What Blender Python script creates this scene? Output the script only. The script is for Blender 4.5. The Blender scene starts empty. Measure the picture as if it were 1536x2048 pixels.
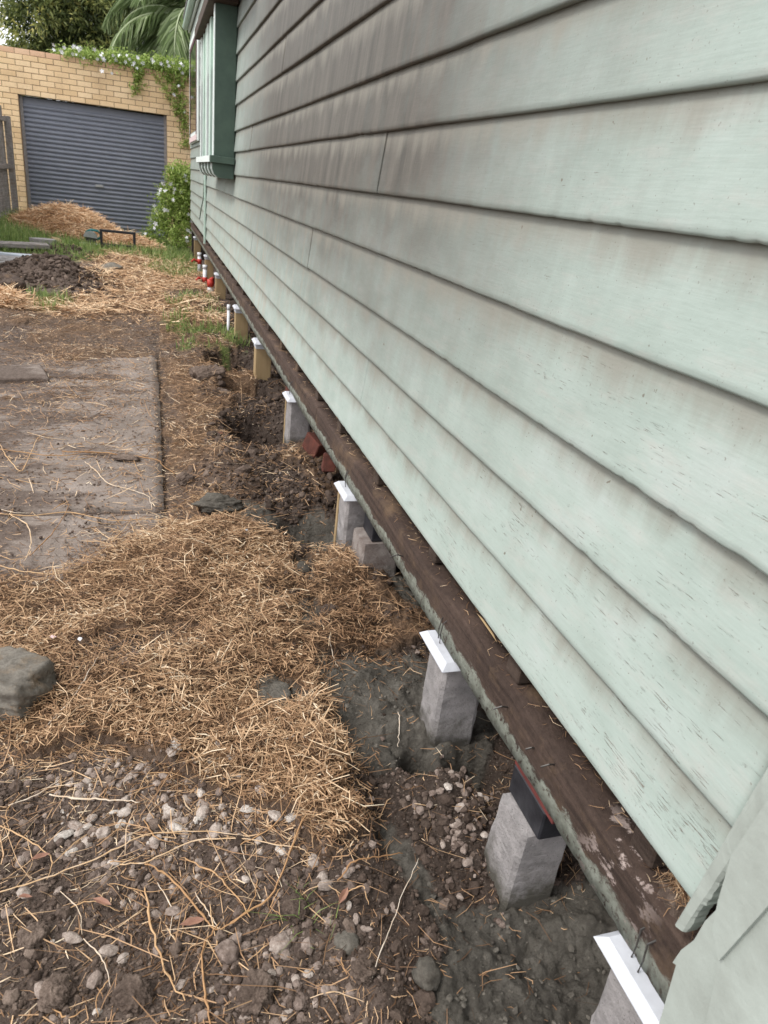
import bpy, math, random
import numpy as np
from mathutils import Matrix, Vector

random.seed(7)
RNG = np.random.default_rng(11)
SC = bpy.context.scene
COL = SC.collection
EYE = 1.2                      # camera height above the datum of the yard

# ------------------------------------------------------------------ camera
f_px = 1420.0
R_ = np.array([[0.95282311, -0.02004173, 0.30286375],
               [-0.2826594, -0.4221694, 0.86132262],
               [0.11059742, -0.90629539, -0.40791774]])
cd = bpy.data.cameras.new('camera')
cam = bpy.data.objects.new('camera', cd); COL.objects.link(cam)
cd.sensor_fit = 'HORIZONTAL'; cd.sensor_width = 36.0; cd.lens = f_px / 1536 * 36.0
cd.clip_start = 0.02; cd.clip_end = 600
mw = Matrix.Identity(4)
for i in range(3):
    mw[i][0] = R_[i, 0]; mw[i][1] = -R_[i, 1]; mw[i][2] = -R_[i, 2]
mw.translation = Vector((0, 0, EYE))
cam.matrix_world = mw
cd.dof.use_dof = True; cd.dof.focus_distance = 1.75; cd.dof.aperture_fstop = 14
SC.camera = cam

# ------------------------------------------------------------------ light
SUN_EL, SUN_AZ = math.radians(52), math.radians(-99)     # azimuth from +Y, clockwise: from the open side of the yard
wd = bpy.data.worlds.new('World'); SC.world = wd; wd.use_nodes = True
nt = wd.node_tree; nt.nodes.clear()
sky = nt.nodes.new('ShaderNodeTexSky'); sky.sky_type = 'NISHITA'; sky.sun_disc = False
sky.sun_elevation = SUN_EL; sky.sun_rotation = SUN_AZ; sky.dust_density = 4.0; sky.air_density = 1.0; sky.ozone_density = 1.0
hs = nt.nodes.new('ShaderNodeHueSaturation'); hs.inputs['Saturation'].default_value = 0.22; hs.inputs['Value'].default_value = 1.15
tc = nt.nodes.new('ShaderNodeTexCoord')
cn = nt.nodes.new('ShaderNodeTexNoise'); cn.inputs['Scale'].default_value = 3.0; cn.inputs['Detail'].default_value = 6
cr = nt.nodes.new('ShaderNodeMapRange'); cr.inputs['From Min'].default_value = .3; cr.inputs['From Max'].default_value = .62; cr.inputs['To Min'].default_value = .6
mx = nt.nodes.new('ShaderNodeMixRGB'); mx.inputs['Color2'].default_value = (8.3, 8.4, 8.6, 1)
bg = nt.nodes.new('ShaderNodeBackground'); bg.inputs['Strength'].default_value = 0.13
ow = nt.nodes.new('ShaderNodeOutputWorld')
L = nt.links.new
L(tc.outputs['Generated'], cn.inputs['Vector']); L(cn.outputs['Fac'], cr.inputs['Value'])
L(sky.outputs[0], hs.inputs['Color']); L(hs.outputs[0], mx.inputs['Color1']); L(cr.outputs[0], mx.inputs['Fac'])
L(mx.outputs[0], bg.inputs['Color']); L(bg.outputs[0], ow.inputs['Surface'])
sd = bpy.data.lights.new('sun', 'SUN'); sd.energy = 1.5; sd.angle = math.radians(16); sd.color = (1.0, .965, .91)
sun = bpy.data.objects.new('sun', sd); COL.objects.link(sun)
sdir = Vector((math.sin(SUN_AZ) * math.cos(SUN_EL), math.cos(SUN_AZ) * math.cos(SUN_EL), math.sin(SUN_EL)))
sun.rotation_euler = sdir.to_track_quat('Z', 'Y').to_euler(); sun.location = (-4, 0, 8)
SC.view_settings.view_transform = 'Standard'; SC.view_settings.look = 'None'
SC.view_settings.gamma = 1; SC.view_settings.use_curve_mapping = False
SC.view_settings.exposure = 0.80

# ------------------------------------------------------------------ helpers
def ray(x, y):
    return R_ @ np.array([x - 768, y - 1024, f_px])
def G(x, y, z=0.03):                # the point at height z seen at (x, y) in the photograph
    v = ray(x, y); v = v * (z - EYE) / v[2]
    return float(v[0]), float(v[1])
def WX(x, y, X=0.6):                # the point of the plane X seen at (x, y)
    v = ray(x, y); v = v * X / v[0]
    return float(v[1]), float(v[2] + EYE)

def hsh(ix, iy, s):
    h = (ix.astype(np.int64) * 374761393 + iy.astype(np.int64) * 668265263 + s * 1442695041) & 0xffffffff
    h = ((h ^ (h >> 13)) * 1274126177) & 0xffffffff
    return ((h ^ (h >> 16)) & 0xffffff) / float(0xffffff)
def vnoise(x, y, s=0):
    x = np.asarray(x, float); y = np.asarray(y, float)
    xi = np.floor(x); yi = np.floor(y); fx = x - xi; fy = y - yi
    fx = fx * fx * (3 - 2 * fx); fy = fy * fy * (3 - 2 * fy)
    a = hsh(xi, yi, s); b = hsh(xi + 1, yi, s); c = hsh(xi, yi + 1, s); d = hsh(xi + 1, yi + 1, s)
    return (a * (1 - fx) + b * fx) * (1 - fy) + (c * (1 - fx) + d * fx) * fy
def fbm(x, y, s=0, o=4):
    t = 0; a = .5; n = 0
    for k in range(o):
        t = t + a * vnoise(x * 2 ** k + 17.3 * k, y * 2 ** k - 9.1 * k, s + k); n += a; a *= .55
    return t / n
def ss(a, b, x):
    t = np.clip((np.asarray(x, float) - a) / (b - a), 0, 1); return t * t * (3 - 2 * t)

def tag(o, label=None, cat=None, group=None, kind=None):
    if label: o['label'] = label
    if cat: o['category'] = cat
    if group: o['group'] = group
    if kind: o['kind'] = kind
    return o
def empty(name, loc=(0, 0, 0), rz=0, label=None, cat=None, group=None, kind=None):
    o = bpy.data.objects.new(name, None); COL.objects.link(o); o.location = loc; o.rotation_euler = (0, 0, rz)
    return tag(o, label, cat, group, kind)
def link(name, me, parent=None):
    o = bpy.data.objects.new(name, me); COL.objects.link(o)
    if parent: o.parent = parent
    return o
def npmesh(name, V, F, mat, smooth=False, attrs=None):
    """V (n,3), F (m,k) with one face size"""
    V = np.asarray(V, np.float32); F = np.asarray(F, np.int32)
    me = bpy.data.meshes.new(name)
    m, k = F.shape
    me.vertices.add(len(V)); me.vertices.foreach_set('co', V.ravel())
    me.loops.add(m * k); me.loops.foreach_set('vertex_index', F.ravel())
    me.polygons.add(m); me.polygons.foreach_set('loop_start', np.arange(0, m * k, k, dtype=np.int32))
    me.polygons.foreach_set('loop_total', np.full(m, k, np.int32))
    me.polygons.foreach_set('use_smooth', np.full(m, smooth, bool))
    me.update(calc_edges=True)
    for an, av in (attrs or {}).items():
        at = me.attributes.new(an, 'FLOAT', 'POINT'); at.data.foreach_set('value', np.asarray(av, np.float32))
    if mat: me.materials.append(mat)
    return me
class MB:
    """collects faces; every shape ends up in ONE mesh"""
    def __init__(s): s.v = []; s.f = []
    def add(s, V, F):
        n = len(s.v); s.v += [tuple(map(float, p)) for p in V]; s.f += [tuple(int(i) + n for i in q) for q in F]; return s
    def box(s, x0, x1, y0, y1, z0, z1, b=0.0, jit=0.0):
        xs = (min(x0, x1), max(x0, x1)); ys = (min(y0, y1), max(y0, y1)); zs = (min(z0, z1), max(z0, z1))
        if b <= 0:
            V = [(xs[i], ys[j], zs[k]) for i in (0, 1) for j in (0, 1) for k in (0, 1)]
            F = [(0, 1, 3, 2), (4, 6, 7, 5), (0, 4, 5, 1), (2, 3, 7, 6), (0, 2, 6, 4), (1, 5, 7, 3)]
            V = [(a + random.uniform(-jit, jit), c + random.uniform(-jit, jit), d + random.uniform(-jit, jit)) for a, c, d in V]
            return s.add(V, F)
        V = []; idx = {}
        for i in (0, 1):
            for j in (0, 1):
                for k in (0, 1):
                    sx, sy, sz = (1 - 2 * i), (1 - 2 * j), (1 - 2 * k)
                    x, y, z = xs[i], ys[j], zs[k]
                    jx, jy, jz = (random.uniform(-jit, jit) for _ in range(3))
                    for a, (dx, dy, dz) in enumerate(((0, b, b), (b, 0, b), (b, b, 0))):
                        idx[(i, j, k, a)] = len(V); V.append((x + sx * dx + jx, y + sy * dy + jy, z + sz * dz + jz))
        g = lambda i, j, k, a: idx[(i, j, k, a)]
        F = []
        for i in (0, 1):
            q = [g(i, 0, 0, 0), g(i, 0, 1, 0), g(i, 1, 1, 0), g(i, 1, 0, 0)]; F.append(q if i == 0 else q[::-1])
            q = [g(0, i, 0, 1), g(1, i, 0, 1), g(1, i, 1, 1), g(0, i, 1, 1)]; F.append(q if i == 0 else q[::-1])
            q = [g(0, 0, i, 2), g(0, 1, i, 2), g(1, 1, i, 2), g(1, 0, i, 2)]; F.append(q if i == 0 else q[::-1])
        for i in (0, 1):
            for j in (0, 1):
                F.append((g(i, j, 0, 0), g(i, j, 1, 0), g(i, j, 1, 1), g(i, j, 0, 1)))
                F.append((g(i, 0, j, 0), g(i, 1, j, 0), g(i, 1, j, 2), g(i, 0, j, 2)))
                F.append((g(0, i, j, 1), g(1, i, j, 1), g(1, i, j, 2), g(0, i, j, 2)))
                for k in (0, 1): F.append((g(i, j, k, 0), g(i, j, k, 1), g(i, j, k, 2)))
        return s.add(V, F)
    def tube(s, pts, r, n=6):
        pts = [Vector(p) for p in pts]; m = len(pts)
        rr = r if isinstance(r, (list, tuple)) else [r] * m
        V = []
        for i, p in enumerate(pts):
            d = (pts[min(i + 1, m - 1)] - pts[max(i - 1, 0)]).normalized()
            u = d.cross(Vector((0, 0, 1)))
            if u.length < 1e-3: u = d.cross(Vector((1, 0, 0)))
            u.normalize(); w = d.cross(u)
            for a in range(n):
                t = 2 * math.pi * a / n; V.append(p + (u * math.cos(t) + w * math.sin(t)) * rr[i])
        F = [(i * n + a, i * n + (a + 1) % n, (i + 1) * n + (a + 1) % n, (i + 1) * n + a) for i in range(m - 1) for a in range(n)]
        F.append(tuple(range(n - 1, -1, -1))); F.append(tuple(range((m - 1) * n, m * n)))
        return s.add(V, F)
    def prism(s, poly, a0, a1, axis='x'):
        """poly of (y,z) [axis x], (x,z) [axis y], (x,y) [axis z]"""
        n = len(poly)
        P = {'x': lambda p, a: (a, p[0], p[1]), 'y': lambda p, a: (p[0], a, p[1]), 'z': lambda p, a: (p[0], p[1], a)}[axis]
        V = [P(p, a0) for p in poly] + [P(p, a1) for p in poly]
        F = [tuple(range(n)), tuple(range(2 * n - 1, n - 1, -1))] + [(i, (i + 1) % n, n + (i + 1) % n, n + i) for i in range(n)]
        return s.add(V, F)
    def mesh(s, name, mat, smooth=False, mx=None):
        me = bpy.data.meshes.new(name); me.from_pydata([tuple(v) for v in s.v], [], s.f)
        if mat: me.materials.append(mat)
        import bmesh
        b = bmesh.new(); b.from_mesh(me); bmesh.ops.recalc_face_normals(b, faces=b.faces); b.to_mesh(me); b.free()
        if smooth: me.polygons.foreach_set('use_smooth', [True] * len(me.polygons))
        if mx: me.transform(mx)
        return me
    def build(s, name, mat, parent=None, smooth=False):
        return link(name, s.mesh(name, mat, smooth), parent)

# ------------------------------------------------------------------ materials
class NT:
    def __init__(s, name, rough=.85, spec=.3):
        s.m = bpy.data.materials.new(name); s.m.use_nodes = True
        s.t = s.m.node_tree; s.b = s.t.nodes['Principled BSDF']
        s.b.inputs['Roughness'].default_value = rough; s.b.inputs['Specular IOR Level'].default_value = spec
        s.tc = None
    def n(s, ty, **kw):
        x = s.t.nodes.new('ShaderNode' + ty)
        for k, v in kw.items(): setattr(x, k, v)
        return x
    def l(s, a, b): s.t.links.new(a, b)
    def co(s, scale=(1, 1, 1), gen='Object'):
        if s.tc is None: s.tc = s.n('TexCoord')
        mp = s.n('Mapping'); mp.inputs['Scale'].default_value = scale
        s.l(s.tc.outputs[gen], mp.inputs['Vector']); return mp.outputs[0]
    def wpos(s, scale=(1, 1, 1)):
        g = s.n('NewGeometry'); mp = s.n('Mapping'); mp.inputs['Scale'].default_value = scale
        s.l(g.outputs['Position'], mp.inputs['Vector']); return mp.outputs[0]
    def noise(s, vec, scale=5, det=4, rough=.55, dist=0):
        x = s.n('TexNoise'); x.inputs['Scale'].default_value = scale; x.inputs['Detail'].default_value = det
        x.inputs['Roughness'].default_value = rough; x.inputs['Distortion'].default_value = dist
        s.l(vec, x.inputs['Vector']); return x.outputs['Fac']
    def voro(s, vec, scale=5, out='Distance', feature='F1'):
        x = s.n('TexVoronoi', feature=feature); x.inputs['Scale'].default_value = scale
        s.l(vec, x.inputs['Vector']); return x.outputs[out]
    def ramp(s, fac, stops):
        x = s.n('ValToRGB'); e = x.color_ramp.elements
        while len(e) < len(stops): e.new(.5)
        for el, (p, c) in zip(e, stops): el.position = p; el.color = (*c, 1) if len(c) == 3 else c
        s.l(fac, x.inputs['Fac']); return x.outputs['Color']
    def rng(s, v, a, b, c=0., d=1., smooth=False):
        x = s.n('MapRange'); x.clamp = True
        if smooth: x.interpolation_type = 'SMOOTHSTEP'
        s.l(v, x.inputs['Value'])
        for k, q in zip(('From Min', 'From Max', 'To Min', 'To Max'), (a, b, c, d)): x.inputs[k].default_value = q
        return x.outputs[0]
    def mix(s, fac, a, b, mode='MIX'):
        x = s.n('MixRGB', blend_type=mode)
        for k, q in (('Fac', fac), ('Color1', a), ('Color2', b)):
            if isinstance(q, (int, float)): x.inputs[k].default_value = q
            elif isinstance(q, tuple): x.inputs[k].default_value = (*q, 1)
            else: s.l(q, x.inputs[k])
        return x.outputs[0]
    def math(s, op, a, b=0.):
        x = s.n('Math', operation=op)
        for k, q in enumerate((a, b)):
            if isinstance(q, (int, float)): x.inputs[k].default_value = q
            else: s.l(q, x.inputs[k])
        return x.outputs[0]
    def attr(s, name): x = s.n('Attribute'); x.attribute_name = name; return x.outputs['Fac']
    def sep(s, vec): x = s.n('SeparateXYZ'); s.l(vec, x.inputs[0]); return x.outputs
    def bump(s, h, dist=.01, st=1.0):
        x = s.n('Bump'); x.inputs['Distance'].default_value = dist; x.inputs['Strength'].default_value = st
        s.l(h, x.inputs['Height'])
        old = s.b.inputs['Normal']
        if old.is_linked: s.l(old.links[0].from_socket, x.inputs['Normal'])
        s.l(x.outputs[0], old)
    def col(s, c):
        if isinstance(c, tuple): s.b.inputs['Base Color'].default_value = (*c, 1)
        else: s.l(c, s.b.inputs['Base Color'])
        return s
    def rough(s, v): s.l(v, s.b.inputs['Roughness'])

def simple(name, c, c2=None, rough=.8, scale=20, bump=.0, spec=.3, stretch=(1, 1, 1), bscale=None, metal=0.):
    t = NT(name, rough, spec); v = t.co(stretch)
    c2 = c2 or tuple(x * .7 for x in c)
    t.col(t.ramp(t.noise(v, scale, 5, .6), [(.3, c2), (.7, c)]))
    if bump: t.bump(t.noise(v, bscale or scale * 3, 4, .65), bump)
    t.b.inputs['Metallic'].default_value = metal
    return t.m

def mat_ground():
    t = NT('soil_ground', .95, .15); v = t.wpos()
    soil = t.ramp(t.noise(v, 9, 8, .7), [(.25, (.055, .040, .032)), (.5, (.105, .078, .064)), (.75, (.175, .135, .112))])
    soil = t.mix(1.0, soil, (1.32, 1.32, 1.32), 'MULTIPLY')
    soil = t.mix(t.math('MULTIPLY', t.attr('damp_shade'), .85), soil, t.ramp(t.noise(v, 12, 7, .7), [(.3, (.022, .016, .013)), (.7, (.062, .045, .036))]))
    fine = t.noise(v, 120, 5, .7)
    soil = t.mix(.5, soil, t.ramp(fine, [(.3, (.2, .2, .2)), (.65, (1, 1, 1))]), 'MULTIPLY')
    soil = t.mix(t.rng(t.noise(v, 230, 2, .5), .66, .72), soil, (.26, .22, .18))
    con = t.ramp(t.noise(v, 16, 7, .65), [(.3, (.062, .055, .046)), (.55, (.118, .107, .091)), (.8, (.19, .175, .152))])
    con = t.mix(.35, con, t.ramp(t.noise(v, 150, 4, .7), [(.3, (.3, .3, .3)), (.65, (1, 1, 1))]), 'MULTIPLY')
    straw = t.ramp(t.noise(t.wpos((1, 1, 1)), 60, 6, .75, 1.5), [(.3, (.05, .03, .019)), (.5, (.15, .092, .056)), (.72, (.32, .21, .13))])
    grass = t.ramp(t.noise(v, 25, 5, .7), [(.3, (.05, .07, .02)), (.7, (.16, .22, .06))])
    c = t.mix(t.attr('straw'), soil, straw)
    c = t.mix(t.attr('grass'), c, grass)
    c = t.mix(t.attr('concrete'), c, con)
    t.col(c)
    t.rough(t.rng(t.attr('concrete'), 0, 1, .95, .78))
    t.bump(t.noise(v, 45, 8, .75), .014, .9)
    t.bump(t.voro(v, 95), .004, .7)
    t.bump(t.noise(v, 260, 4, .7), .003, .8)
    return t.m
def mat_slab():
    t = NT('dirty_path_concrete', .9, .2); v = t.wpos()
    con = t.ramp(t.noise(v, 5, 8, .65), [(.3, (.19, .155, .132)), (.55, (.27, .225, .197)), (.8, (.36, .31, .28))])
    dirt = t.ramp(t.noise(v, 60, 5, .7), [(.3, (.07, .05, .041)), (.7, (.17, .13, .108))])
    xyz = t.sep(v)
    edge = t.rng(xyz[0], -.75, .03, .13, -.13)
    m = t.math('ADD', t.noise(t.wpos((.8, 1.6, 1)), 3.2, 9, .68), edge)
    c = t.mix(t.rng(m, .485, .58, 0, .92), con, dirt)
    c = t.mix(.5, c, t.ramp(t.noise(v, 170, 4, .7), [(.32, (.35, .33, .3)), (.6, (1, 1, 1))]), 'MULTIPLY')
    t.col(c); t.bump(t.noise(v, 30, 8, .7), .006); t.bump(t.noise(v, 220, 3, .6), .0015)
    return t.m
def mat_straw(name, stops, rough=.7):
    t = NT(name, rough, .25); a = t.attr('shade')
    c = t.ramp(a, stops); t.col(c); return t.m
def mat_lump(name, stops, rough=.9, nz=60, dirt=(.07, .05, .04), amt=.5):
    t = NT(name, rough, .2); v = t.wpos()
    c = t.ramp(t.math('ADD', t.attr('shade'), t.rng(t.noise(v, nz, 6, .7), .3, .7, -.16, .16)), stops)
    c = t.mix(.45, c, t.ramp(t.noise(v, nz * 4, 4, .7), [(.3, (.45, .42, .4)), (.62, (1, 1, 1))]), 'MULTIPLY')
    c = t.mix(t.rng(t.noise(v, nz * .7, 6, .7), .5, .66, 0, amt), c, dirt)
    t.col(c); t.bump(t.noise(v, nz * 2.5, 6, .75), .004); return t.m
def mat_board():
    t = NT('weathered_mint_paint', .6, .22); w = t.wpos(); xyz = t.sep(w)
    base = t.ramp(t.noise(t.wpos((1, 1.2, 2.5)), 4, 7, .6), [(.3, (.318, .378, .343)), (.55, (.368, .430, .395)), (.8, (.42, .462, .44))])
    # pinkish rubbed-through undercoat in clouds
    base = t.mix(t.rng(t.noise(t.wpos((1, 1.5, 5)), 7, 7, .7), .5, .75, 0, .5), base, (.45, .435, .405))
    # soot / mildew: heaviest high on the wall toward the window, running down in streaks
    ystk = t.noise(t.wpos((1, 9, 1.1)), 1.6, 8, .66)
    big = t.noise(t.wpos((1, .8, 1.3)), 2.0, 5, .6)
    gz = t.rng(xyz[2], .38, 1.38, 0, 1, True)
    gy = t.rng(xyz[1], .40, 2.1, 0, 1, True)
    gy2 = t.rng(xyz[1], 6.3, 3.9, .30, 1, True)
    g = t.math('MULTIPLY', t.math('MULTIPLY', gz, gy), gy2)
    patch = t.rng(t.noise(t.wpos((1, 1.6, 3.2)), 2.6, 7, .66), .42, .66, 0, .13)
    g = t.math('ADD', g, t.math('MULTIPLY', patch, t.math('MULTIPLY', t.rng(xyz[1], .9, 2.6, .2, 1), t.rng(xyz[1], 4.8, 3.0, .15, 1))))
    wob = t.math('MULTIPLY', t.math('SUBTRACT', t.math('ADD', ystk, big), 1.0), .9)
    gm = t.math('ADD', t.math('MULTIPLY', g, 1.02), t.math('MULTIPLY', wob, t.rng(g, .0, .3, .15, .6)))
    soot = t.mix(t.rng(ystk, .35, .65), (.050, .040, .033), (.112, .095, .080))
    c = t.mix(t.rng(gm, .03, 1.0, 0, .93), base, soot)
    # tan streaks below the window zone
    tan = t.math('MULTIPLY', t.rng(t.noise(t.wpos((1, 9, .6)), 1.9, 6, .6), .5, .68), t.rng(xyz[1], 2.2, 4.2, 0, .5))
    tan = t.math('MULTIPLY', tan, t.rng(xyz[2], 1.3, .9))
    c = t.mix(tan, c, (.40, .30, .22))
    # grime under each lap, with the lap's soft shadow painted in
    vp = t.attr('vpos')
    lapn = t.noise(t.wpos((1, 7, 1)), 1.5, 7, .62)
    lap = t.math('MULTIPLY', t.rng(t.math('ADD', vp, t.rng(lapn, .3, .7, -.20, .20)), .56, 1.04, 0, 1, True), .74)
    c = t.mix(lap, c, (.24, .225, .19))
    # fine specks
    sp = t.rng(t.noise(w, 240, 2, .5), .70, .72)
    c = t.mix(t.math('MULTIPLY', sp, .55), c, (.15, .12, .10))
    sp2 = t.rng(t.noise(w, 55, 2, .5), .765, .78)
    c = t.mix(t.math('MULTIPLY', sp2, .7), c, (.12, .085, .06))
    # checks and flaking along the grain
    ck = t.noise(t.wpos((1, 30, 900)), 1.0, 2, .5, .2)
    ckm = t.noise(t.wpos((1, 1.3, 11)), 2.4, 6, .7)
    near = t.rng(xyz[1], 2.4, .55, -.03, .075)
    low = t.rng(xyz[2], 1.3, .5, -.075, .018)
    ckv = t.math('ADD', t.math('ADD', t.math('MULTIPLY', ckm, .55), t.math('MULTIPLY', ck, .62)), t.math('ADD', near, low))
    crack = t.rng(ckv, .765, .79)
    cc = t.noise(t.wpos((1, 45, 45)), 1, 2, .5)
    crack = t.math('MULTIPLY', crack, t.rng(cc, .42, .52))
    c = t.mix(t.math('MULTIPLY', crack, .8), c, (.17, .125, .10))
    c = t.mix(.15, c, t.ramp(t.noise(t.wpos((1, 25, 320)), 1, 4, .6), [(.35, (.62, .62, .6)), (.6, (1, 1, 1))]), 'MULTIPLY')
    t.col(c)
    wv = t.n('TexWave', wave_type='BANDS', bands_direction='Z'); wv.inputs['Scale'].default_value = 34; wv.inputs['Distortion'].default_value = 9
    wv.inputs['Detail'].default_value = 3; wv.inputs['Detail Scale'].default_value = 1.2
    t.l(t.wpos((1, .22, 1)), wv.inputs['Vector'])
    t.bump(t.noise(t.wpos((1, 14, 330)), 1, 4, .6), .0004, .6)
    t.bump(t.noise(w, 70, 5, .65), .0007, .6)
    inv = t.math('SUBTRACT', 1.0, crack); t.bump(inv, .0008, 1)
    return t.m
def mat_timber(name, dark, light, green=False, rough=.85):
    t = NT(name, rough, .2); v = t.wpos((3, .9, 20)); xyz = t.sep(t.wpos())
    c = t.ramp(t.noise(v, 4, 8, .65, .4), [(.3, dark), (.72, light)])
    c = t.mix(.4, c, t.ramp(t.noise(t.wpos(), 70, 5, .7), [(.3, (.35, .33, .3)), (.6, (1, 1, 1))]), 'MULTIPLY')
    c = t.mix(t.rng(t.noise(t.wpos((1, .7, 1)), 9, 7, .7), .52, .68, 0, .6), c, (.19, .125, .075))
    if green:
        e = t.math('ADD', xyz[2], t.rng(t.noise(t.wpos((1, 2, 4)), 7, 8, .75), .3, .7, -.017, .017))
        k = t.math('MULTIPLY', t.rng(e, .343, .336), t.rng(t.noise(t.wpos(), 55, 5, .7), .36, .46))
        k = t.math('MULTIPLY', k, t.rng(xyz[0], .6025, .6012))
        c = t.mix(k, c, t.ramp(t.noise(t.wpos(), 30, 6, .7), [(.35, (.17, .175, .145)), (.65, (.33, .35, .30))]))
        pk = t.math('MULTIPLY', t.rng(t.noise(t.wpos((1, 1, 1.6)), 20, 6, .7), .555, .60), t.rng(t.math('ABSOLUTE', t.math('SUBTRACT', xyz[1], .555)), .10, .03))
        c = t.mix(pk, c, (.42, .34, .31))
    t.col(c)
    t.bump(t.noise(t.wpos((2, 3, 60)), 3, 6, .75), .007); t.bump(t.noise(t.wpos(), 45, 7, .75), .005)
    return t.m
def mat_concrete(name, a, b, rough=.85):
    t = NT(name, rough, .2); v = t.wpos()
    c = t.ramp(t.noise(v, 22, 8, .7), [(.3, a), (.7, b)])
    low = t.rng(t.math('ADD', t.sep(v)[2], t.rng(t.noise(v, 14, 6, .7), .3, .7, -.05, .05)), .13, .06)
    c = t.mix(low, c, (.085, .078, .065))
    c = t.mix(t.rng(t.voro(v, 160), .16, .10), c, (.10, .09, .08))
    t.col(c); t.bump(t.noise(v, 40, 8, .7), .006); t.bump(t.noise(v, 250, 3, .6), .002)
    return t.m
def mat_leaf(name, stops, trans=.25, rough=.5):
    t = NT(name, rough, .35); c = t.ramp(t.attr('shade'), stops); t.col(c)
    tr = t.n('BsdfTranslucent'); t.l(c, tr.inputs['Color'])
    ms = t.n('MixShader'); ms.inputs[0].default_value = trans
    out = t.t.nodes['Material Output']
    t.l(t.b.outputs[0], ms.inputs[1]); t.l(tr.outputs[0], ms.inputs[2]); t.l(ms.outputs[0], out.inputs['Surface'])
    return t.m
def mat_brick(name, stops):
    t = NT(name, .9, .15); oi = t.n('ObjectInfo'); v = t.wpos()
    c = t.ramp(oi.outputs['Random'], stops)
    c = t.mix(.5, c, t.ramp(t.noise(v, 60, 5, .7), [(.3, (.6, .55, .5)), (.6, (1, 1, 1))]), 'MULTIPLY')
    c = t.mix(t.rng(t.noise(v, 110, 2, .5), .7, .74, 0, .6), c, (.22, .12, .06))
    c = t.mix(t.rng(t.noise(t.wpos((1, 1, .6)), 2.2, 6, .65), .52, .75, 0, .35), c, (.30, .20, .12))
    t.col(c); t.bump(t.noise(v, 90, 5, .7), .003)
    return t.m

M = {}
M['ground'] = mat_ground(); M['slab'] = mat_slab(); M['board'] = mat_board()
ST = [(0, (.048, .027, .016)), (.22, (.14, .076, .040)), (.5, (.335, .200, .110)), (.75, (.53, .36, .215)), (1, (.72, .60, .44))]
M['straw'] = mat_straw('dry_straw', ST)
M['straw_far'] = mat_straw('brightened_orange_straw', [(0, (.12, .066, .036)), (.3, (.33, .195, .11)), (.6, (.60, .38, .22)), (1, (.84, .66, .45))])  # far straw, with the brighter light down there put into its colour
M['stalk'] = mat_straw('dry_stalk_skin', [(0, (.20, .10, .045)), (.4, (.42, .245, .12)), (.75, (.55, .37, .21)), (1, (.62, .54, .45))])
M['peb'] = mat_lump('pebble_stone', [(0, (.10, .072, .059)), (.3, (.22, .168, .142)), (.6, (.36, .292, .252)), (.85, (.50, .43, .38)), (1, (.60, .55, .50))], .85, 70, (.15, .112, .092), .7)
M['clod'] = mat_lump('soil_clod', [(0, (.05, .035, .027)), (.5, (.132, .097, .078)), (1, (.28, .215, .175))], .95, 90)
M['slurry'] = mat_lump('wet_concrete_lump', [(0, (.06, .052, .043)), (1, (.20, .182, .155))], .8, 60, (.06, .058, .05), .5)
M['grass'] = mat_leaf('grass_blade', [(0, (.07, .10, .03)), (.4, (.17, .25, .07)), (.75, (.32, .40, .13)), (1, (.55, .48, .24))], .3)
M['bearer'] = mat_timber('old_hardwood', (.040, .027, .022), (.115, .078, .062), True)
M['joist'] = mat_timber('old_joist_wood', (.045, .031, .025), (.13, .094, .075))
M['grey_timber'] = mat_timber('weathered_grey_timber', (.17, .152, .145), (.40, .365, .345))
M['pine'] = simple('treated_pine', (.37, .265, .145), (.28, .195, .10), .7, 6, .001, stretch=(8, 8, 1))
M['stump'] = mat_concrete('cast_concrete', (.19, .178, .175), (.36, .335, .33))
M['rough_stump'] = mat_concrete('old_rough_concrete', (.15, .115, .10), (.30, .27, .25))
M['cap'] = simple('galvanised_cap', (.55, .565, .61), (.40, .41, .44), .5, 18, .0006, .5)
M['black'] = simple('black_plastic', (.012, .012, .015), (.03, .03, .035), .45, 40, .0005)
M['packred'] = simple('dull_red_packer', (.16, .04, .035), (.10, .03, .028), .6, 30)
M['redp'] = simple('red_plastic', (.50, .05, .035), (.38, .03, .02), .45, 30)
M['pvc'] = simple('white_pvc', (.72, .72, .74), (.6, .6, .62), .4, 30)
M['steel'] = simple('dark_wire', (.10, .095, .09), (.05, .045, .04), .5, 60, 0, .5, metal=.6)
M['mint'] = simple('mint_trim_paint', (.50, .63, .55), (.42, .54, .47), .6, 14, .001)
M['white_trim'] = simple('chalky_white_trim', (.70, .74, .72), (.60, .66, .63), .6, 14, .001)
M['shaded_green'] = simple('shaded_green_trim', (.075, .115, .088), (.055, .085, .068), .55, 9, .001)  # window sides: shade painted in as darker green; the cable reuses it
M['corner'] = simple('corner_trim_paint', (.39, .43, .395), (.31, .335, .305), .6, 13, .0012)
M['brown_trim'] = simple('brown_wood_hood', (.085, .058, .042), (.05, .035, .028), .8, 10, .002)
M['mortar'] = simple('mortar', (.34, .235, .15), (.25, .17, .11), .95, 40, .003)
BR = [(0, (.74, .53, .31)), (.35, (.84, .62, .38)), (.7, (.88, .67, .43)), (1, (.78, .56, .33))]
M['brick'] = mat_brick('cream_brick', BR)
M['brick_top'] = mat_brick('pink_cream_brick', [(0, (.66, .42, .28)), (.5, (.74, .49, .33)), (1, (.80, .56, .38))])
M['lead'] = simple('grey_roller_steel', (.205, .218, .262), (.17, .183, .225), .45, 5, .0005, .4)
M['rock'] = mat_lump('field_stone', [(0, (.10, .09, .077)), (1, (.27, .245, .21))], .9, 30, (.25, .17, .10), .4)
M['brickred'] = simple('broken_red_brick', (.13, .040, .028), (.06, .024, .018), .9, 20, .004)
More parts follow.
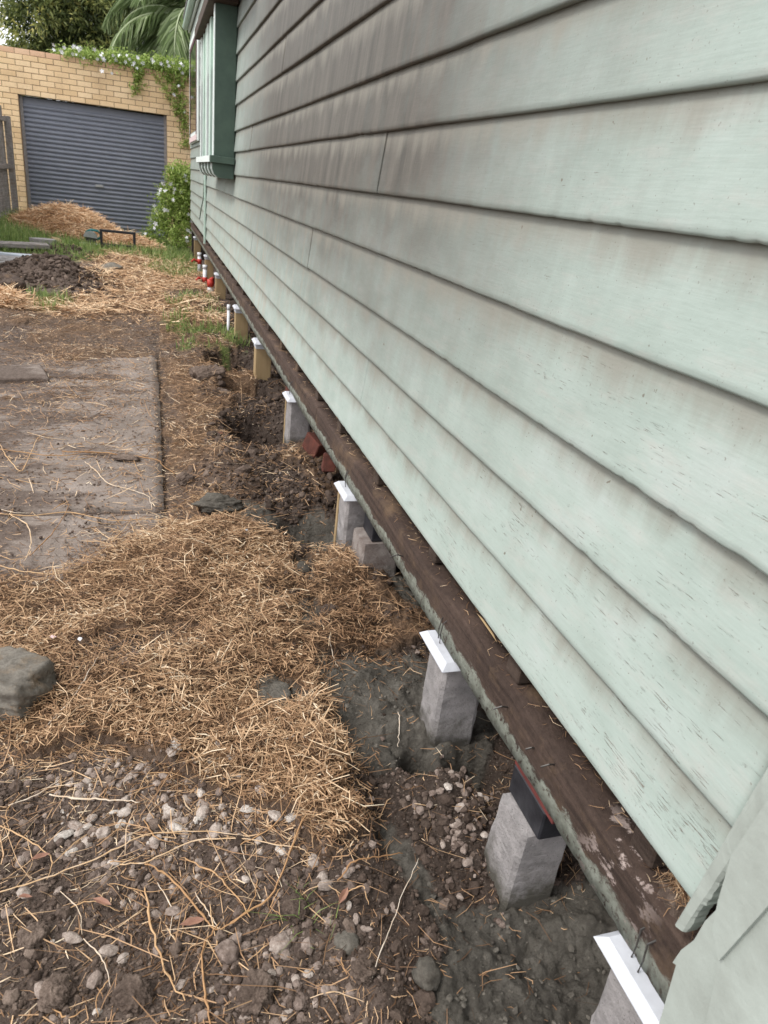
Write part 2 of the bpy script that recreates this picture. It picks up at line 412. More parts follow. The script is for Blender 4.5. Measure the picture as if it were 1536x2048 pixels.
M['core'] = simple('dark_blocker', (.05, .04, .035), None, .9)
M['roof'] = simple('grey_roof_tile', (.16, .15, .15), None, .9, 8, .01)
M['shadegrey'] = simple('blue_grey_roof_sheet', (.46, .50, .55), (.42, .46, .50), .5, 3)
M['bark'] = simple('tree_bark', (.12, .09, .065), (.06, .045, .035), .95, 6, .02)
M['paper'] = simple('litter_paper', (.75, .70, .70), (.7, .4, .4), .8, 30)
M['flower'] = simple('white_petal', (.80, .80, .82), (.74, .74, .78), .6, 30)
M['glass'] = NT('window_glass', .05, .5).col((.03, .035, .04)).m
M['maroon'] = simple('maroon_frame_paint', (.10, .035, .045), None, .6)
M['pinkpaint'] = simple('flaking_pink_paint', (.55, .33, .35), (.65, .62, .6), .8, 60)

# ------------------------------------------------------------------ yard relief and zones
def poly_mask(X, Y, poly, wob=.05, sc=7, seed=3):
    """soft-edged membership: the query point is shaken by noise"""
    qx = X + (fbm(X * sc, Y * sc, seed, 4) - .5) * wob * 4
    qy = Y + (fbm(X * sc + 31, Y * sc + 7, seed + 5, 4) - .5) * wob * 4
    ins = np.zeros(np.shape(qx), bool); n = len(poly)
    for i in range(n):
        x0, y0 = poly[i]; x1, y1 = poly[(i + 1) % n]
        c = ((y0 > qy) != (y1 > qy)) & (qx < (x1 - x0) * (qy - y0) / (y1 - y0 + 1e-12) + x0)
        ins ^= c
    return ins.astype(float)
PG = lambda *pts: [G(*p) for p in pts]
Z_MOUND = PG((-900, 1170), (0, 1165), (125, 1165), (215, 1100), (300, 1068), (430, 1060), (520, 1075), (580, 1130), (700, 1135), (790, 1160), (845, 1220),
             (850, 1290), (760, 1330), (650, 1335), (620, 1400), (665, 1480), (735, 1590), (745, 1700), (700, 1740), (590, 1700), (450, 1600), (330, 1530), (170, 1490), (0, 1500), (-700, 1500))
Z_GAPS = [PG((150, 1300), (260, 1275), (400, 1290), (420, 1330), (300, 1350), (160, 1345))]
Z_STRIP = PG((325, 640), (330, 1000), (350, 1040), (520, 1010), (470, 900), (440, 840), (520, 790), (470, 700), (420, 640))
Z_STRIP2 = PG((560, 940), (600, 870), (680, 930), (680, 1000), (620, 1010))
Z_FAR = PG((-300, 660), (0, 640), (60, 610), (150, 590), (220, 560), (190, 520), (240, 500), (330, 525), (400, 560), (470, 640), (440, 700), (330, 640), (200, 640), (60, 660), (-300, 700))
Z_FARB = PG((215, 490), (380, 505), (415, 560), (400, 600), (300, 600), (180, 570))
Z_SLABSTRAW = PG((60, 650), (300, 640), (300, 730), (240, 850), (40, 870), (20, 760))
Z_GRASS = [PG((-200, 440), (40, 425), (130, 470), (230, 490), (200, 520), (60, 520), (-300, 540)),
           PG((300, 475), (385, 470), (395, 540), (350, 560), (290, 540)),
           PG((-200, 575), (0, 570), (130, 600), (90, 625), (-200, 640)),
           PG((340, 600), (400, 590), (460, 640), (470, 720), (380, 710), (330, 690), (350, 640))]
Z_CONC = [PG((640, 1335), (760, 1320), (870, 1335), (900, 1400), (1000, 1480), (960, 1540), (830, 1560), (740, 1570), (700, 1540), (670, 1480), (640, 1400)),
          PG((420, 1010), (520, 1020), (560, 1050), (640, 1030), (700, 1080), (790, 1110), (760, 1130), (620, 1120), (560, 1110), (500, 1060), (430, 1045)),
          PG((750, 1640), (790, 1690), (860, 1770), (900, 1850), (860, 1880), (810, 1800), (750, 1720)),
          PG((870, 1880), (960, 1830), (1060, 1800), (1220, 1740), (1400, 1900), (1300, 2300), (820, 2300), (850, 1980)),
          PG((500, 1420), (560, 1385), (590, 1400), (600, 1440), (640, 1470), (520, 1455)),
          PG((586, 1145), (622, 1140), (628, 1200), (590, 1205)), PG((585, 1240), (632, 1236), (640, 1285), (590, 1290)),
          PG((760, 1150), (800, 1160), (860, 1240), (830, 1250), (780, 1200)),
          PG((400, 740), (480, 720), (520, 740), (480, 760)), PG((330, 590), (400, 590), (410, 606), (350, 610))]
def bumpf(X, Y, px, py, r, a, ry=None):
    x0, y0 = G(px, py); ry = ry or r
    return a * np.exp(-(((X - x0) / r) ** 2 + ((Y - y0) / ry) ** 2))
def pitf(X, Y, px, py, r, a, ry):
    x0, y0 = G(px, py); w = 1 + .5 * (fbm(X * 9, Y * 9, 66, 3) - .5)
    return a * np.exp(-((((X - x0) / r) ** 2 + ((Y - y0) / ry) ** 2) * w) ** 2.2)
def zones(X, Y):
    st = poly_mask(X, Y, Z_MOUND, .045, 8) * (.72 + .28 * ss(.38, .5, fbm(X * 9, Y * 9, 130, 4)))
    for g in Z_GAPS: st = st * (1 - .8 * poly_mask(X, Y, g, .03))
    st = np.maximum(st, poly_mask(X, Y, Z_STRIP, .04, 6, 9) * (.25 + .7 * ss(.38, .56, fbm(X * 5, Y * 3.2, 88, 4))))
    st = np.maximum(st, poly_mask(X, Y, Z_STRIP2, .05, 6, 19) * .7)
    st = np.maximum(st, poly_mask(X, Y, Z_FAR, .14, 2, 23) * (.5 + .5 * ss(.35, .5, fbm(X * 3, Y * 2, 89, 4))))
    st = np.maximum(st, poly_mask(X, Y, Z_FARB, .14, 2, 27))
    st = np.maximum(st, poly_mask(X, Y, Z_SLABSTRAW, .14, 3, 29) * (.25 + .5 * ss(.45, .6, fbm(X * 4, Y * 3, 77))))
    gr = 0
    for k, g in enumerate(Z_GRASS): gr = np.maximum(gr, poly_mask(X, Y, g, .13, 2.5, 40 + k) * (1 if k < 3 else ss(.36, .52, fbm(X * 5, Y * 4, 5))))
    side = np.maximum(ss(-.85, -1.3, X + (fbm(X * 2, Y * 2, 57) - .5) * .6), ss(-.1, .15, X))
    gr = np.maximum(gr, ss(10.6, 12.0, Y + (fbm(X * 1.5, Y * 1.5, 51) - .5) * 2) * .9 * (X < .6) * np.maximum(side, ss(13.3, 14.2, Y) * .7))
    co = 0
    for k, g in enumerate(Z_CONC): co = np.maximum(co, poly_mask(X, Y, g, .016, 12, 60 + k))
    st = st * (1 - co)
    return st, gr, co
def HT(X, Y, rough=True):
    X = np.asarray(X, float); Y = np.asarray(Y, float)
    far = ss(7.5, 15, Y)
    z = .028 * (1 - far) + far * (-.13 - .105 * np.clip(X, -2.6, .8))
    # path zone: soil lies at or a little under the slab tops, with drifts over them
    inp = ss(.06, -.02, X) * ss(1.2, 1.35, Y) * ss(6.9, 6.2, Y) * ss(-1.75, -1.65, X)
    drift = .018 * (fbm(X * 3.1, Y * 2.4, 8, 5) - .47) * 2.2 + .022 * ss(4.6, 5.0, Y) + .012 * ss(-.35, -1.0, X)
    z = z * (1 - inp) + inp * (.012 + drift)
    z = z - .022 * ss(.0, .03, X) * ss(.16, .06, X) * ss(2.3, 2.7, Y) * ss(5.2, 4.8, Y)
    # beside the house
    wl = ss(.14, .34, X) * ss(9, 7, Y)
    z = z + wl * .035
    z = z + bumpf(X, Y, 350, 1250, .34, .035, .5) + bumpf(X, Y, 420, 1120, .16, .045, .22) + bumpf(X, Y, 620, 1540, .15, .05, .16) + bumpf(X, Y, 300, 1400, .25, .02)
    z = z + bumpf(X, Y, 470, 1130, .1, .02)
    z = z + bumpf(X, Y, 720, 1180, .12, .03) + bumpf(X, Y, 460, 945, .13, .035, .22) + bumpf(X, Y, 600, 960, .1, .04, .2)
    z = z - pitf(X, Y, 615, 1075, .12, .13, .14) - bumpf(X, Y, 680, 1110, .06, .03)
    z = z - pitf(X, Y, 520, 868, .15, .32, .20) - pitf(X, Y, 465, 732, .15, .32, .26) - pitf(X, Y, 500, 790, .18, .14, .12) - pitf(X, Y, 840, 1560, .04, .10, .05) - pitf(X, Y, 950, 1560, .07, .12, .06)
    z = z + bumpf(X, Y, 880, 1620, .07, .05, .1) + bumpf(X, Y, 420, 1020, .04, .03)
    z = z - bumpf(X, Y, 1120, 1930, .12, .045, .14) + bumpf(X, Y, 780, 1440, .09, .025)
    z = z - bumpf(X, Y, 700, 1500, .05, .045, .09) - bumpf(X, Y, 760, 1680, .03, .02, .08)
    z = z - bumpf(X, Y, 830, 1530, .05, .03)
    # heap of dug soil, far left, and small mounds
    z = z + bumpf(X, Y, 110, 560, .42, .16, .55) + bumpf(X, Y, 60, 552, .3, .08, .4) + bumpf(X, Y, 140, 505, .35, .12, .5) + bumpf(X, Y, 5, 640, .25, .06, .3)
    z = z + bumpf(X, Y, 340, 610, .3, .03, .6)
    if rough:
        st, gr, co = zones(X, Y)
        r1 = fbm(X * 9, Y * 9, 2, 5) - .5; r2 = fbm(X * 38, Y * 38, 12, 3) - .5
        near = ss(14, 3, Y)
        amp = (.05 * wl + .02) * (1 - .6 * co) * (1 - .75 * inp)
        z = z + r1 * amp + r2 * (.012 + .018 * wl) * near * (1 - .75 * co) * (1 - .8 * inp)
        z = z + st * (.016 + .055 * (fbm(X * 11, Y * 11, 33, 4) - .42)) * (1 - .5 * inp)
        z = z - co * .004 + co * (fbm(X * 22, Y * 22, 90, 5) - .5) * .045 + co * (fbm(X * 75, Y * 75, 91, 2) - .5) * .016
        heap = bumpf(X, Y, 110, 560, .42, 1, .5)
        z = z + heap * (fbm(X * 7, Y * 7, 95, 4) - .5) * .16
    return z

def warp(lo, a, b, hi, n_in, n_out, g):
    """dense between a and b, growing steps outside"""
    inn = np.linspace(a, b, n_in); st = (b - a) / (n_in - 1)
    k = np.arange(1, n_out + 1); s = st * np.cumsum(g ** k)
    l = a - s * (a - lo) / max(s[-1], 1e-6) if s[-1] > 0 else []
    h = b + s * (hi - b) / s[-1]
    return np.concatenate([l[::-1], inn, h])
gx = warp(-70, -1.15, .85, 70, 330, 60, 1.16)
yy = [.28]
while yy[-1] < 90: yy.append(yy[-1] + max(.0052, .0046 * yy[-1] ** 1.25 if yy[-1] < 16 else yy[-1] * .04))
gy = np.concatenate([np.linspace(-40, -2, 10), np.linspace(-1.5, .2, 12), np.array(yy)])
GX, GY = np.meshgrid(gx, gy)
GZ = HT(GX, GY)
st_, gr_, co_ = zones(GX, GY)
nx, ny = len(gx), len(gy)
V = np.stack([GX.ravel(), GY.ravel(), GZ.ravel()], 1)
ii = (np.arange(ny - 1)[:, None] * nx + np.arange(nx - 1)[None, :]).ravel()
F = np.stack([ii, ii + 1, ii + nx + 1, ii + nx], 1)
def blur(a, k=2):
    for _ in range(k):
        p = np.pad(a, 1, mode='edge'); a = (p[1:-1, 1:-1] * 2 + p[:-2, 1:-1] + p[2:, 1:-1] + p[1:-1, :-2] + p[1:-1, 2:]) / 6
    return a
def damp_shade(X, Y):  # damp soil, plus shade by the wall and in the pits painted in
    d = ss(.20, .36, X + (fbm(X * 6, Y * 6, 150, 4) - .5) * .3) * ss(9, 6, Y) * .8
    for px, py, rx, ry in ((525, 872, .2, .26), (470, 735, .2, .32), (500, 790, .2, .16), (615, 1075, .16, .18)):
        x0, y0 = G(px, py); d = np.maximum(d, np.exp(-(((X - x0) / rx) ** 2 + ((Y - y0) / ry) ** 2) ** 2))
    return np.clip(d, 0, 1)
far_grass = np.clip(np.maximum(gr_ * 1., 0), 0, 1)
me = npmesh('ground', V, F, M['ground'], True, {'straw': blur(st_).ravel() * .85, 'grass': blur(far_grass).ravel() * .8, 'concrete': blur(co_).ravel(), 'damp_shade': damp_shade(GX, GY).ravel()})
tag(link('ground', me), kind='structure')

# ------------------------------------------------------------------ concrete path
path = empty('path', (0, 0, 0), kind='structure')
def slab(x0, x1, y0, y1, z, rz=0.0):
    nxs, nys = 40, 60
    X, Y = np.meshgrid(np.linspace(x0, x1, nxs), np.linspace(y0, y1, nys))
    e = np.minimum(np.minimum(X - x0, x1 - X), np.minimum(Y - y0, y1 - Y))
    xe = X + (fbm(Y * 14, X * 3, 5) - .5) * .016 * (np.abs(X - x1) < 1e-6)
    Z = z - .008 * (1 - ss(0, .012, e)) + (fbm(X * 3, Y * 3, 4) - .5) * .006
    Vt = np.stack([xe.ravel(), Y.ravel(), Z.ravel()], 1)
    i = (np.arange(nys - 1)[:, None] * nxs + np.arange(nxs - 1)[None, :]).ravel()
    Ft = [tuple(q) for q in np.stack([i, i + 1, i + nxs + 1, i + nxs], 1)]
    b = MB(); b.add(Vt, Ft)
    ring = [j for j in range(nxs)] + [k * nxs + nxs - 1 for k in range(1, nys)] + [(nys - 1) * nxs + j for j in range(nxs - 2, -1, -1)] + [k * nxs for k in range(nys - 2, 0, -1)]
    n0 = len(b.v)
    for r in ring: v = b.v[r]; b.v.append((v[0], v[1], z - .07))
    m = len(ring)
    for k in range(m): b.f.append((ring[k], n0 + k, n0 + (k + 1) % m, ring[(k + 1) % m]))
    b.f.append(tuple(n0 + k for k in range(m)))
    return b.build('slab', M['slab'], path, True)
slab(-1.6, .016, .95, 2.527, .026)
slab(-1.6, .020, 2.545, 4.352, .034)
slab(-1.6, .012, 4.37, 5.05, .034)

# ------------------------------------------------------------------ scatter makers
def strands(P, ang, Ln, wd, pitch, curl, shade, tri=False):
    """narrow stems with three stations (flat blades, or triangular when tri); P centre (n,3)"""
    n = len(P); d = np.stack([np.cos(ang), np.sin(ang)], 1); s = np.stack([-np.sin(ang), np.cos(ang)], 1)
    m = 3 if tri else 2; out = np.zeros((n, 3 * m, 3), np.float32); roll = RNG.normal(0, .7, n)
    for k, u in enumerate((-.5, 0., .5)):
        c = P.copy(); off = curl * (u * u - .08) * Ln * 2
        c[:, :2] += d * (u * Ln * np.cos(pitch))[:, None] + s * off[:, None]
        c[:, 2] += u * Ln * np.sin(pitch) - np.abs(curl) * u * u * Ln * .25
        w = wd * (1 - .35 * abs(u) * 2)
        for j in range(m):
            a = (2.094 if tri else 3.1416) * j + roll + (u * .8 if not tri else 0)
            out[:, k * m + j, :2] = c[:, :2] + s * (np.cos(a) * w * .5)[:, None]
            out[:, k * m + j, 2] = c[:, 2] + np.sin(a) * w * .5
    base = np.arange(n)[:, None] * 3 * m; fs = []
    for k in (0, 1):
        for j in (range(3) if tri else (0,)):
            fs.append(base + np.array([k * m + j, k * m + (j + 1) % m, k * m + m + (j + 1) % m, k * m + m + j]))
    F = np.stack(fs, 1).reshape(-1, 4)
    return out.reshape(-1, 3), F, np.repeat(shade, 3 * m)
def sample(n, x0, x1, y0, y1, pw=1.0):
    """more points close by"""
    x = RNG.uniform(x0, x1, n); u = RNG.random(n)
    if pw == 1: y = y0 * (y1 / y0) ** u
    elif pw == 0: y = y0 + (y1 - y0) * u
    else: k = 1 - pw; y = (y0 ** k + u * (y1 ** k - y0 ** k)) ** (1 / k)
    return x, y
def straw_field(name, n, box, pw, dens, Lr, wr, thick, label, smat='straw', hue=0.):
    x, y = sample(n, *box, pw)
    j = .028 * np.clip(y, .8, 4); p = dens(x + RNG.normal(0, 1, n) * j, y + RNG.normal(0, 1, n) * j * 1.3); k = RNG.random(n) < p; x, y = x[k], y[k]; n = len(x)
    z = HT(x, y)
    # slab tops rule where they are higher
    ons = (x < .012) & (x > -1.6) & (y > .95) & (y < 5.0)
    z = np.where(ons, np.maximum(z, np.where(y > 2.54, .036, .028)), z)
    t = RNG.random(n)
    Ln = RNG.uniform(*Lr, n) * (0.45 + 1.9 * RNG.random(n) ** 5); Wd = RNG.uniform(*wr, n)
    pitch = RNG.normal(0, .22, n) * (thick > 0) + RNG.normal(0, .05, n)
    P = np.stack([x, y, z + thick * t * np.clip(d_m(x, y) + .15, 0, 1) + Wd * .5 + np.abs(np.sin(pitch)) * Ln * .25], 1)
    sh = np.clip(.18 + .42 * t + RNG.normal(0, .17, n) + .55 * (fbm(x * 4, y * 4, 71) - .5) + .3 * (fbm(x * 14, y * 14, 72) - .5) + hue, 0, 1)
    V, F, S = strands(P, RNG.uniform(0, 6.283, n), Ln, Wd, pitch, RNG.normal(0, .22, n), sh)
    o = link(name, npmesh(name, V, F, M[smat], True, {'shade': S}))
    return tag(o, label, 'straw mulch', kind='stuff')
d_m = lambda x, y: zones(x, y)[0]
straw_field('straw_mulch', 170000, (-.75, .62, .8, 2.6), 1, lambda x, y: d_m(x, y) * .8, (.014, .05), (.0010, .0028), .030,
            'thick mat of chopped brown straw heaped beside the path in the foreground')
straw_field('straw_mulch', 80000, (-1.5, .6, 2.2, 7), .8, lambda x, y: np.clip(d_m(x, y), .085 + .22 * ss(.5, .62, fbm(x * 4, y * 4, 170)), 1) * .75, (.02, .07), (.0014, .0035), .022,
            'thin brown straw scattered over the path slabs and the strip beside them', hue=.08)
straw_field('straw_mulch', 60000, (-3, .62, 6, 14), .4, lambda x, y: np.clip(d_m(x, y) + .0, .04 * (x < .62), 1) * .8, (.05, .15), (.003, .007), .03,
            'orange brown straw spread over the yard in front of the garage', 'straw_far', hue=.2)
straw_field('loose_straw', 2600, (-.5, .3, .6, 1.7), 1, lambda x, y: .25 + .5 * ss(.48, .6, fbm(x * 5, y * 5, 141)) * (1 - d_m(x, y) * .5), (.05, .11), (.0012, .0026), .012,
            'longer bent straws lying across the foreground gravel and mound', hue=.12)
def thin(x, y):
    a = .10 + .22 * ss(1.15, 1.35, y) + .25 * ss(.48, .62, fbm(x * 6, y * 6, 41))
    return np.clip(a, 0, 1) * (1 - d_m(x, y)) * (1 - .85 * zones(x, y)[2]) * .55 * (1 - .6 * ss(.0, -.2, x) * ss(1.0, .8, y))
straw_field('loose_straw', 100000, (-.6, .75, .5, 1.9), 1, thin, (.012, .06), (.0007, .0020), .008,
            'loose straw bits strewn over gravel and dug soil at the foreground', hue=.1)
straw_field('loose_straw', 9000, (.1, .8, 1.6, 7), 1, lambda x, y: .5 * (1 - zones(x, y)[2]), (.03, .09), (.0012, .003), .01,
            'loose straw bits strewn over the dug soil along the house stumps')

# pile of straw against the roller door
def heap(name, cx, cy, rx, ry, h, n, label, base=None, Lr=(.12, .3), wr=(.005, .010), hue=.15):
    a = RNG.uniform(0, 6.283, n); r = np.sqrt(RNG.random(n)); x = cx + rx * r * np.cos(a); y = cy + ry * r * np.sin(a)
    prof = h * (1 - r ** 1.7) * (.75 + .5 * fbm(x * 3, y * 3, 15)); z = HT(x, y, False) + prof * (.8 + .2 * RNG.random(n)) + .01
    Ln = RNG.uniform(*Lr, n); Wd = RNG.uniform(*wr, n)
    sh = np.clip(.48 + hue + RNG.normal(0, .2, n), 0, 1)
    V, F, S = strands(np.stack([x, y, z], 1), RNG.uniform(0, 6.283, n), Ln, Wd, RNG.normal(0, .35, n), RNG.normal(0, .45, n), sh)
    # solid core so nothing shows through
    m = 28; rr = np.linspace(0, 1, 9); Vc = []; 
    for q in rr:
        for j in range(m):
            t = 6.2832 * j / m; X = cx + rx * q * math.cos(t); Y = cy + ry * q * math.sin(t)
            Vc.append((X, Y, float(HT(X, Y, False)) + h * (1 - q ** 1.7) * .8 * (.75 + .5 * float(fbm(X * 3, Y * 3, 15))) - .02))
    Fc = np.array([(i * m + j, i * m + (j + 1) % m, (i + 1) * m + (j + 1) % m, (i + 1) * m + j) for i in range(8) for j in range(m)])
    Vc = np.array(Vc)
    S = np.concatenate([S, np.full(len(Vc), .22)]); F = np.concatenate([F, Fc + len(V)]); V = np.concatenate([V, Vc])
    return tag(link(name, npmesh(name, V, F, M['straw_far'], True, {'shade': S})), label, 'straw heap', kind='stuff')
heap('straw_heap', -1.28, 13.6, .95, 1.0, .42, 9000, 'heap of pale orange straw piled against the grey roller door')
heap('straw_heap', -.35, 13.0, .55, .6, .2, 2500, 'low straw drift in front of the right half of the roller door')
heap('straw_heap', *G(8, 625), .22, .25, .12, 900, 'tuft of long pale straw by the stone at the left edge', Lr=(.1, .3), wr=(.004, .007))

# icosphere template
def ico(sub):
    import bmesh
    b = bmesh.new(); bmesh.ops.create_icosphere(b, subdivisions=sub, radius=1); b.verts.ensure_lookup_table()
    V = np.array([v.co[:] for v in b.verts]); F = np.array([[v.index for v in f.verts] for f in b.faces]); b.free(); return V, F
ICO1, ICO2, ICO3, ICO5 = ico(1), ico(2), ico(3), ico(5)
def lumps(name, x, y, r, shade, mat, label, cat, sub=1, sink=.35, flat=(.55, .9), rough=.28, zoff=None, kind='stuff', smooth=False):
    TV, TF = (ICO1, ICO2)[sub - 1]; n = len(x); m = len(TV)
    z = HT(x, y)
    ons = (x < .012) & (x > -1.6) & (y > .95) & (y < 5.0); z = np.where(ons, np.maximum(z, .032), z)
    if zoff is not None: z = z + zoff
    sc = np.stack([RNG.uniform(.75, 1.35, n), RNG.uniform(.75, 1.1, n), RNG.uniform(*flat, n)], 1)
    rad = 1 + RNG.normal(0, rough, (n, m)).clip(-.5, .55)
    if sub == 2: rad = 1 + (rad - 1) * .55 + RNG.normal(0, .12, (n, 1)) * TV[None, :, 0] + RNG.normal(0, .16, (n, 1)) * TV[None, :, 1] * TV[None, :, 2] * 2
    Vt = TV[None] * rad[..., None] * sc[:, None] * r[:, None, None]
    a = RNG.uniform(0, 6.283, n); b = RNG.normal(0, .35, n)
    ca, sa, cb, sb = np.cos(a)[:, None], np.sin(a)[:, None], np.cos(b)[:, None], np.sin(b)[:, None]
    X = Vt[..., 0] * cb - Vt[..., 2] * sb; Z = Vt[..., 0] * sb + Vt[..., 2] * cb
    Xr = X * ca - Vt[..., 1] * sa; Yr = X * sa + Vt[..., 1] * ca
    out = np.stack([Xr + x[:, None], Yr + y[:, None], Z + (z + r * sc[:, 2] * (1 - 2 * sink))[:, None]], 2)
    F = (TF[None] + (np.arange(n) * m)[:, None, None]).reshape(-1, 3)
    o = link(name, npmesh(name, out.reshape(-1, 3), F, mat, smooth, {'shade': np.repeat(shade, m)}))
    return tag(o, label, cat, kind=kind)
Z_GRAV = PG((0, 1560), (200, 1530), (300, 1500), (470, 1560), (600, 1660), (740, 1720), (700, 1790), (760, 1900), (700, 2100), (420, 2060), (250, 1800), (0, 1700), (-200, 1700), (-200, 1560))
Z_GRAV2 = PG((780, 1560), (960, 1500), (1010, 1600), (1050, 1750), (1000, 1860), (900, 1760), (800, 1640))
def gravmask(x, y): return np.maximum(poly_mask(x, y, Z_GRAV, .02, 9, 7), .9 * poly_mask(x, y, Z_GRAV2, .01, 9, 17))
def peb(n, box, rr, sub, pm, label, sink=.3):
    x, y = sample(n, *box, 1); k = RNG.random(n) < pm(x, y) * (.25 + .9 * ss(.42, .6, fbm(x * 11, y * 11, 55))); x, y = x[k], y[k]
    r = rr[0] + (rr[1] - rr[0]) * RNG.random(len(x)) ** 2.2
    pale = poly_mask(x, y, PG((100, 1560), (300, 1500), (560, 1560), (640, 1640), (420, 1700), (150, 1700)), .02, 9, 7)
    sh = np.clip(.24 + .36 * pale + RNG.normal(0, .22, len(x)), 0, 1)
    return lumps('gravel', x, y, r, sh, M['peb'], label, 'gravel', sub, sink, (.5, .9), .2)
peb(9500, (-.55, .7, .55, 1.6), (.0026, .0098), 2, lambda x, y: gravmask(x, y) * .75, 'pale and brown rounded gravel mixed with soil in the foreground', .42)
peb(9000, (-.6, .75, .5, 4.5), (.003, .009), 1, lambda x, y: (.10 + .25 * ss(.2, .4, x)) * (1 - d_m(x, y) * .9) * (1 - .985 * zones(x, y)[2]), 'small stones scattered through the dug soil')
def clods(n, box, rr, pm, label, hs=.5, mat='clod', sub=1, pw=1):
    x, y = sample(n, *box, pw); k = RNG.random(n) < pm(x, y); x, y = x[k], y[k]
    r = rr[0] + (rr[1] - rr[0]) * RNG.random(len(x)) ** 3.5
    return lumps('soil_clods', x, y, r, np.clip(hs - .42 * damp_shade(x, y) + RNG.normal(0, .22, len(x)), 0, 1), M[mat], label, 'soil', sub, .35, (.6, 1), .25)
notsc = lambda x, y: (1 - d_m(x, y)) * (1 - .995 * zones(x, y)[2])
clods(52000, (-.6, .8, .5, 1.9), (.0009, .0052), notsc, 'crumbly dark brown soil crumbs in the foreground')
clods(3600, (-.6, .8, .5, 1.9), (.004, .013), lambda x, y: notsc(x, y) * (.25 + .75 * ss(.4, .6, fbm(x * 8, y * 8, 123))), 'larger dark brown soil clods in the foreground', sub=2)
clods(26000, (.1, .85, 1.6, 7), (.002, .012), lambda x, y: notsc(x, y) * ss(.1, .3, x), 'crumbly dark soil crumbs dug up along the house')
clods(3000, (.1, .85, 1.6, 7), (.006, .026), lambda x, y: notsc(x, y) * ss(.1, .3, x) * ss(.4, .6, fbm(x * 5, y * 5, 124)), 'larger dark soil clods dug up along the house', sub=2)
clods(22000, (-1.5, .03, 1.3, 7), (.0012, .007), lambda x, y: notsc(x, y) * (.10 + .9 * ss(.42, .55, fbm(x * 3.1, y * 2.4, 8, 5))), 'soil crumbs lying on the path slabs', .6)
hx, hy = G(110, 562)
clods(16000, (-2.2, -.3, 6.4, 10.5), (.005, .032), lambda x, y: np.clip(bumpf(x, y, 110, 560, .5, 1.4, .6) + bumpf(x, y, 140, 505, .35, .9, .5) + bumpf(x, y, 40, 552, .35, 1.2, .4), 0, 1), 'heap of freshly dug dark soil at the left of the yard', .3, pw=0)
x_, y_ = sample(9000, .1, .85, .5, 7, 1); k_ = (zones(x_, y_)[2] > .5) & (RNG.random(9000) < .7); x_, y_ = x_[k_], y_[k_]
tag(lumps('concrete_crumbs', x_, y_, .0012 + .006 * RNG.random(len(x_)) ** 4, np.clip(.5 + RNG.normal(0, .25, len(x_)), 0, 1), M['slurry'],
          'grey crumbs of wet concrete spilled around the stumps', 'concrete', 1, .5, (.5, .9), .2), kind='stuff')

# separate stones and clods one can pick out
def stone(name, px, py, r, mat, label, cat, flat=.7, seed=0, stretch=1.2, z=None, group=None, rz=None, sub=3, boxy=0., X=None):
    TV, TF = ICO5 if r > .04 or mat == 'clod' else ICO3
    rs = np.random.default_rng(seed + 100)
    n = TV / np.max(np.abs(TV), axis=1)[:, None]
    S = TV * (1 - boxy) + n * .82 * boxy
    d = fbm(TV[:, 0] * 1.7 + seed, TV[:, 1] * 1.7 + TV[:, 2] * 2.3, seed, 3) - .5
    d2 = fbm(TV[:, 0] * 6 + seed, TV[:, 1] * 6 + TV[:, 2] * 5, seed + 9, 3) - .5
    d3 = fbm(TV[:, 0] * 18 + TV[:, 2] * 11 + seed, TV[:, 1] * 18 + TV[:, 2] * 13, seed + 19, 3) - .5
    S = S * (1 + (.62 * (1 - boxy * .5)) * d + (.34 if mat == 'clod' else .16) * d2 + (.22 if mat == 'clod' else .07) * d3)[:, None]
    S = S * np.array([stretch, 1, flat]) * r
    if X is None: x, y = G(px, py)
    else: x, y = X
    zz = float(HT(x, y)) if z is None else z
    o = link(name, npmesh(name, S, TF, M[mat], True, {'shade': np.full(len(S), rs.uniform(.25, .65)) + d * .5 + d3 * .6}))
    o.location = (x, y, zz + r * flat * .45); o.rotation_euler = (rs.uniform(-.15, .15), rs.uniform(-.15, .15), rs.uniform(0, 6) if rz is None else rz)
    return tag(o, label, cat, group)
stone('concrete_boulder', 12, 1400, .088, 'rock', 'big grey rough stone half in straw at the left edge', 'stone', .72, 3, 1.3, z=.045, rz=-.5, boxy=.75)
stone('clay_block', 416, 772, .085, 'clod', 'dark brown earth-caked block standing on straw near the dug pit', 'block', .85, 5, 1.2, z=.04, rz=.35, boxy=.85)
stone('clay_lump', 442, 790, .05, 'clod', 'small dark lump just right of the earth-caked block', 'lump', .6, 6, 1.2)
stone('grey_stone', 224, 541, .11, 'rock', 'flat grey stone alone on the orange straw in the yard', 'stone', .45, 7, 1.5)
stone('brown_stone', 8, 610, .17, 'joist', 'dark brown block among pale straw at the left edge', 'stone', 1., 8, 1., boxy=.6)
stone('mud_lump', 370, 963, .032, 'clod', 'round dark mud lump beside the path slab edge', 'lump', .75, 9, 1.1)
stone('black_lump', 253, 922, .03, 'clod', 'flat black charred lump lying on the path slab', 'lump', .35, 10, 1.9, z=.038, rz=-.1, boxy=.5)
stone('pale_rubble', 472, 884, .034, 'peb', 'pale chunk of rubble on the soil beside the tall concrete stump', 'rubble', .7, 11, 1.4)
stone('concrete_splash', 440, 1030, .055, 'slurry', 'dark grey lump of set concrete at the edge of the pit', 'concrete lump', .7, 12, 1.6)
stone('concrete_splash', 606, 1160, .028, 'slurry', 'upper of two concrete dabs on the straw', 'concrete lump', .5, 13, 1.0)
stone('concrete_splash', 608, 1262, .033, 'slurry', 'lower and larger of two concrete dabs on the straw', 'concrete lump', .35, 14, 1.1)
stone('concrete_splash', 545, 1415, .045, 'slurry', 'grey concrete splash on the straw left of the wet pad', 'concrete lump', .4, 15, 1.5)
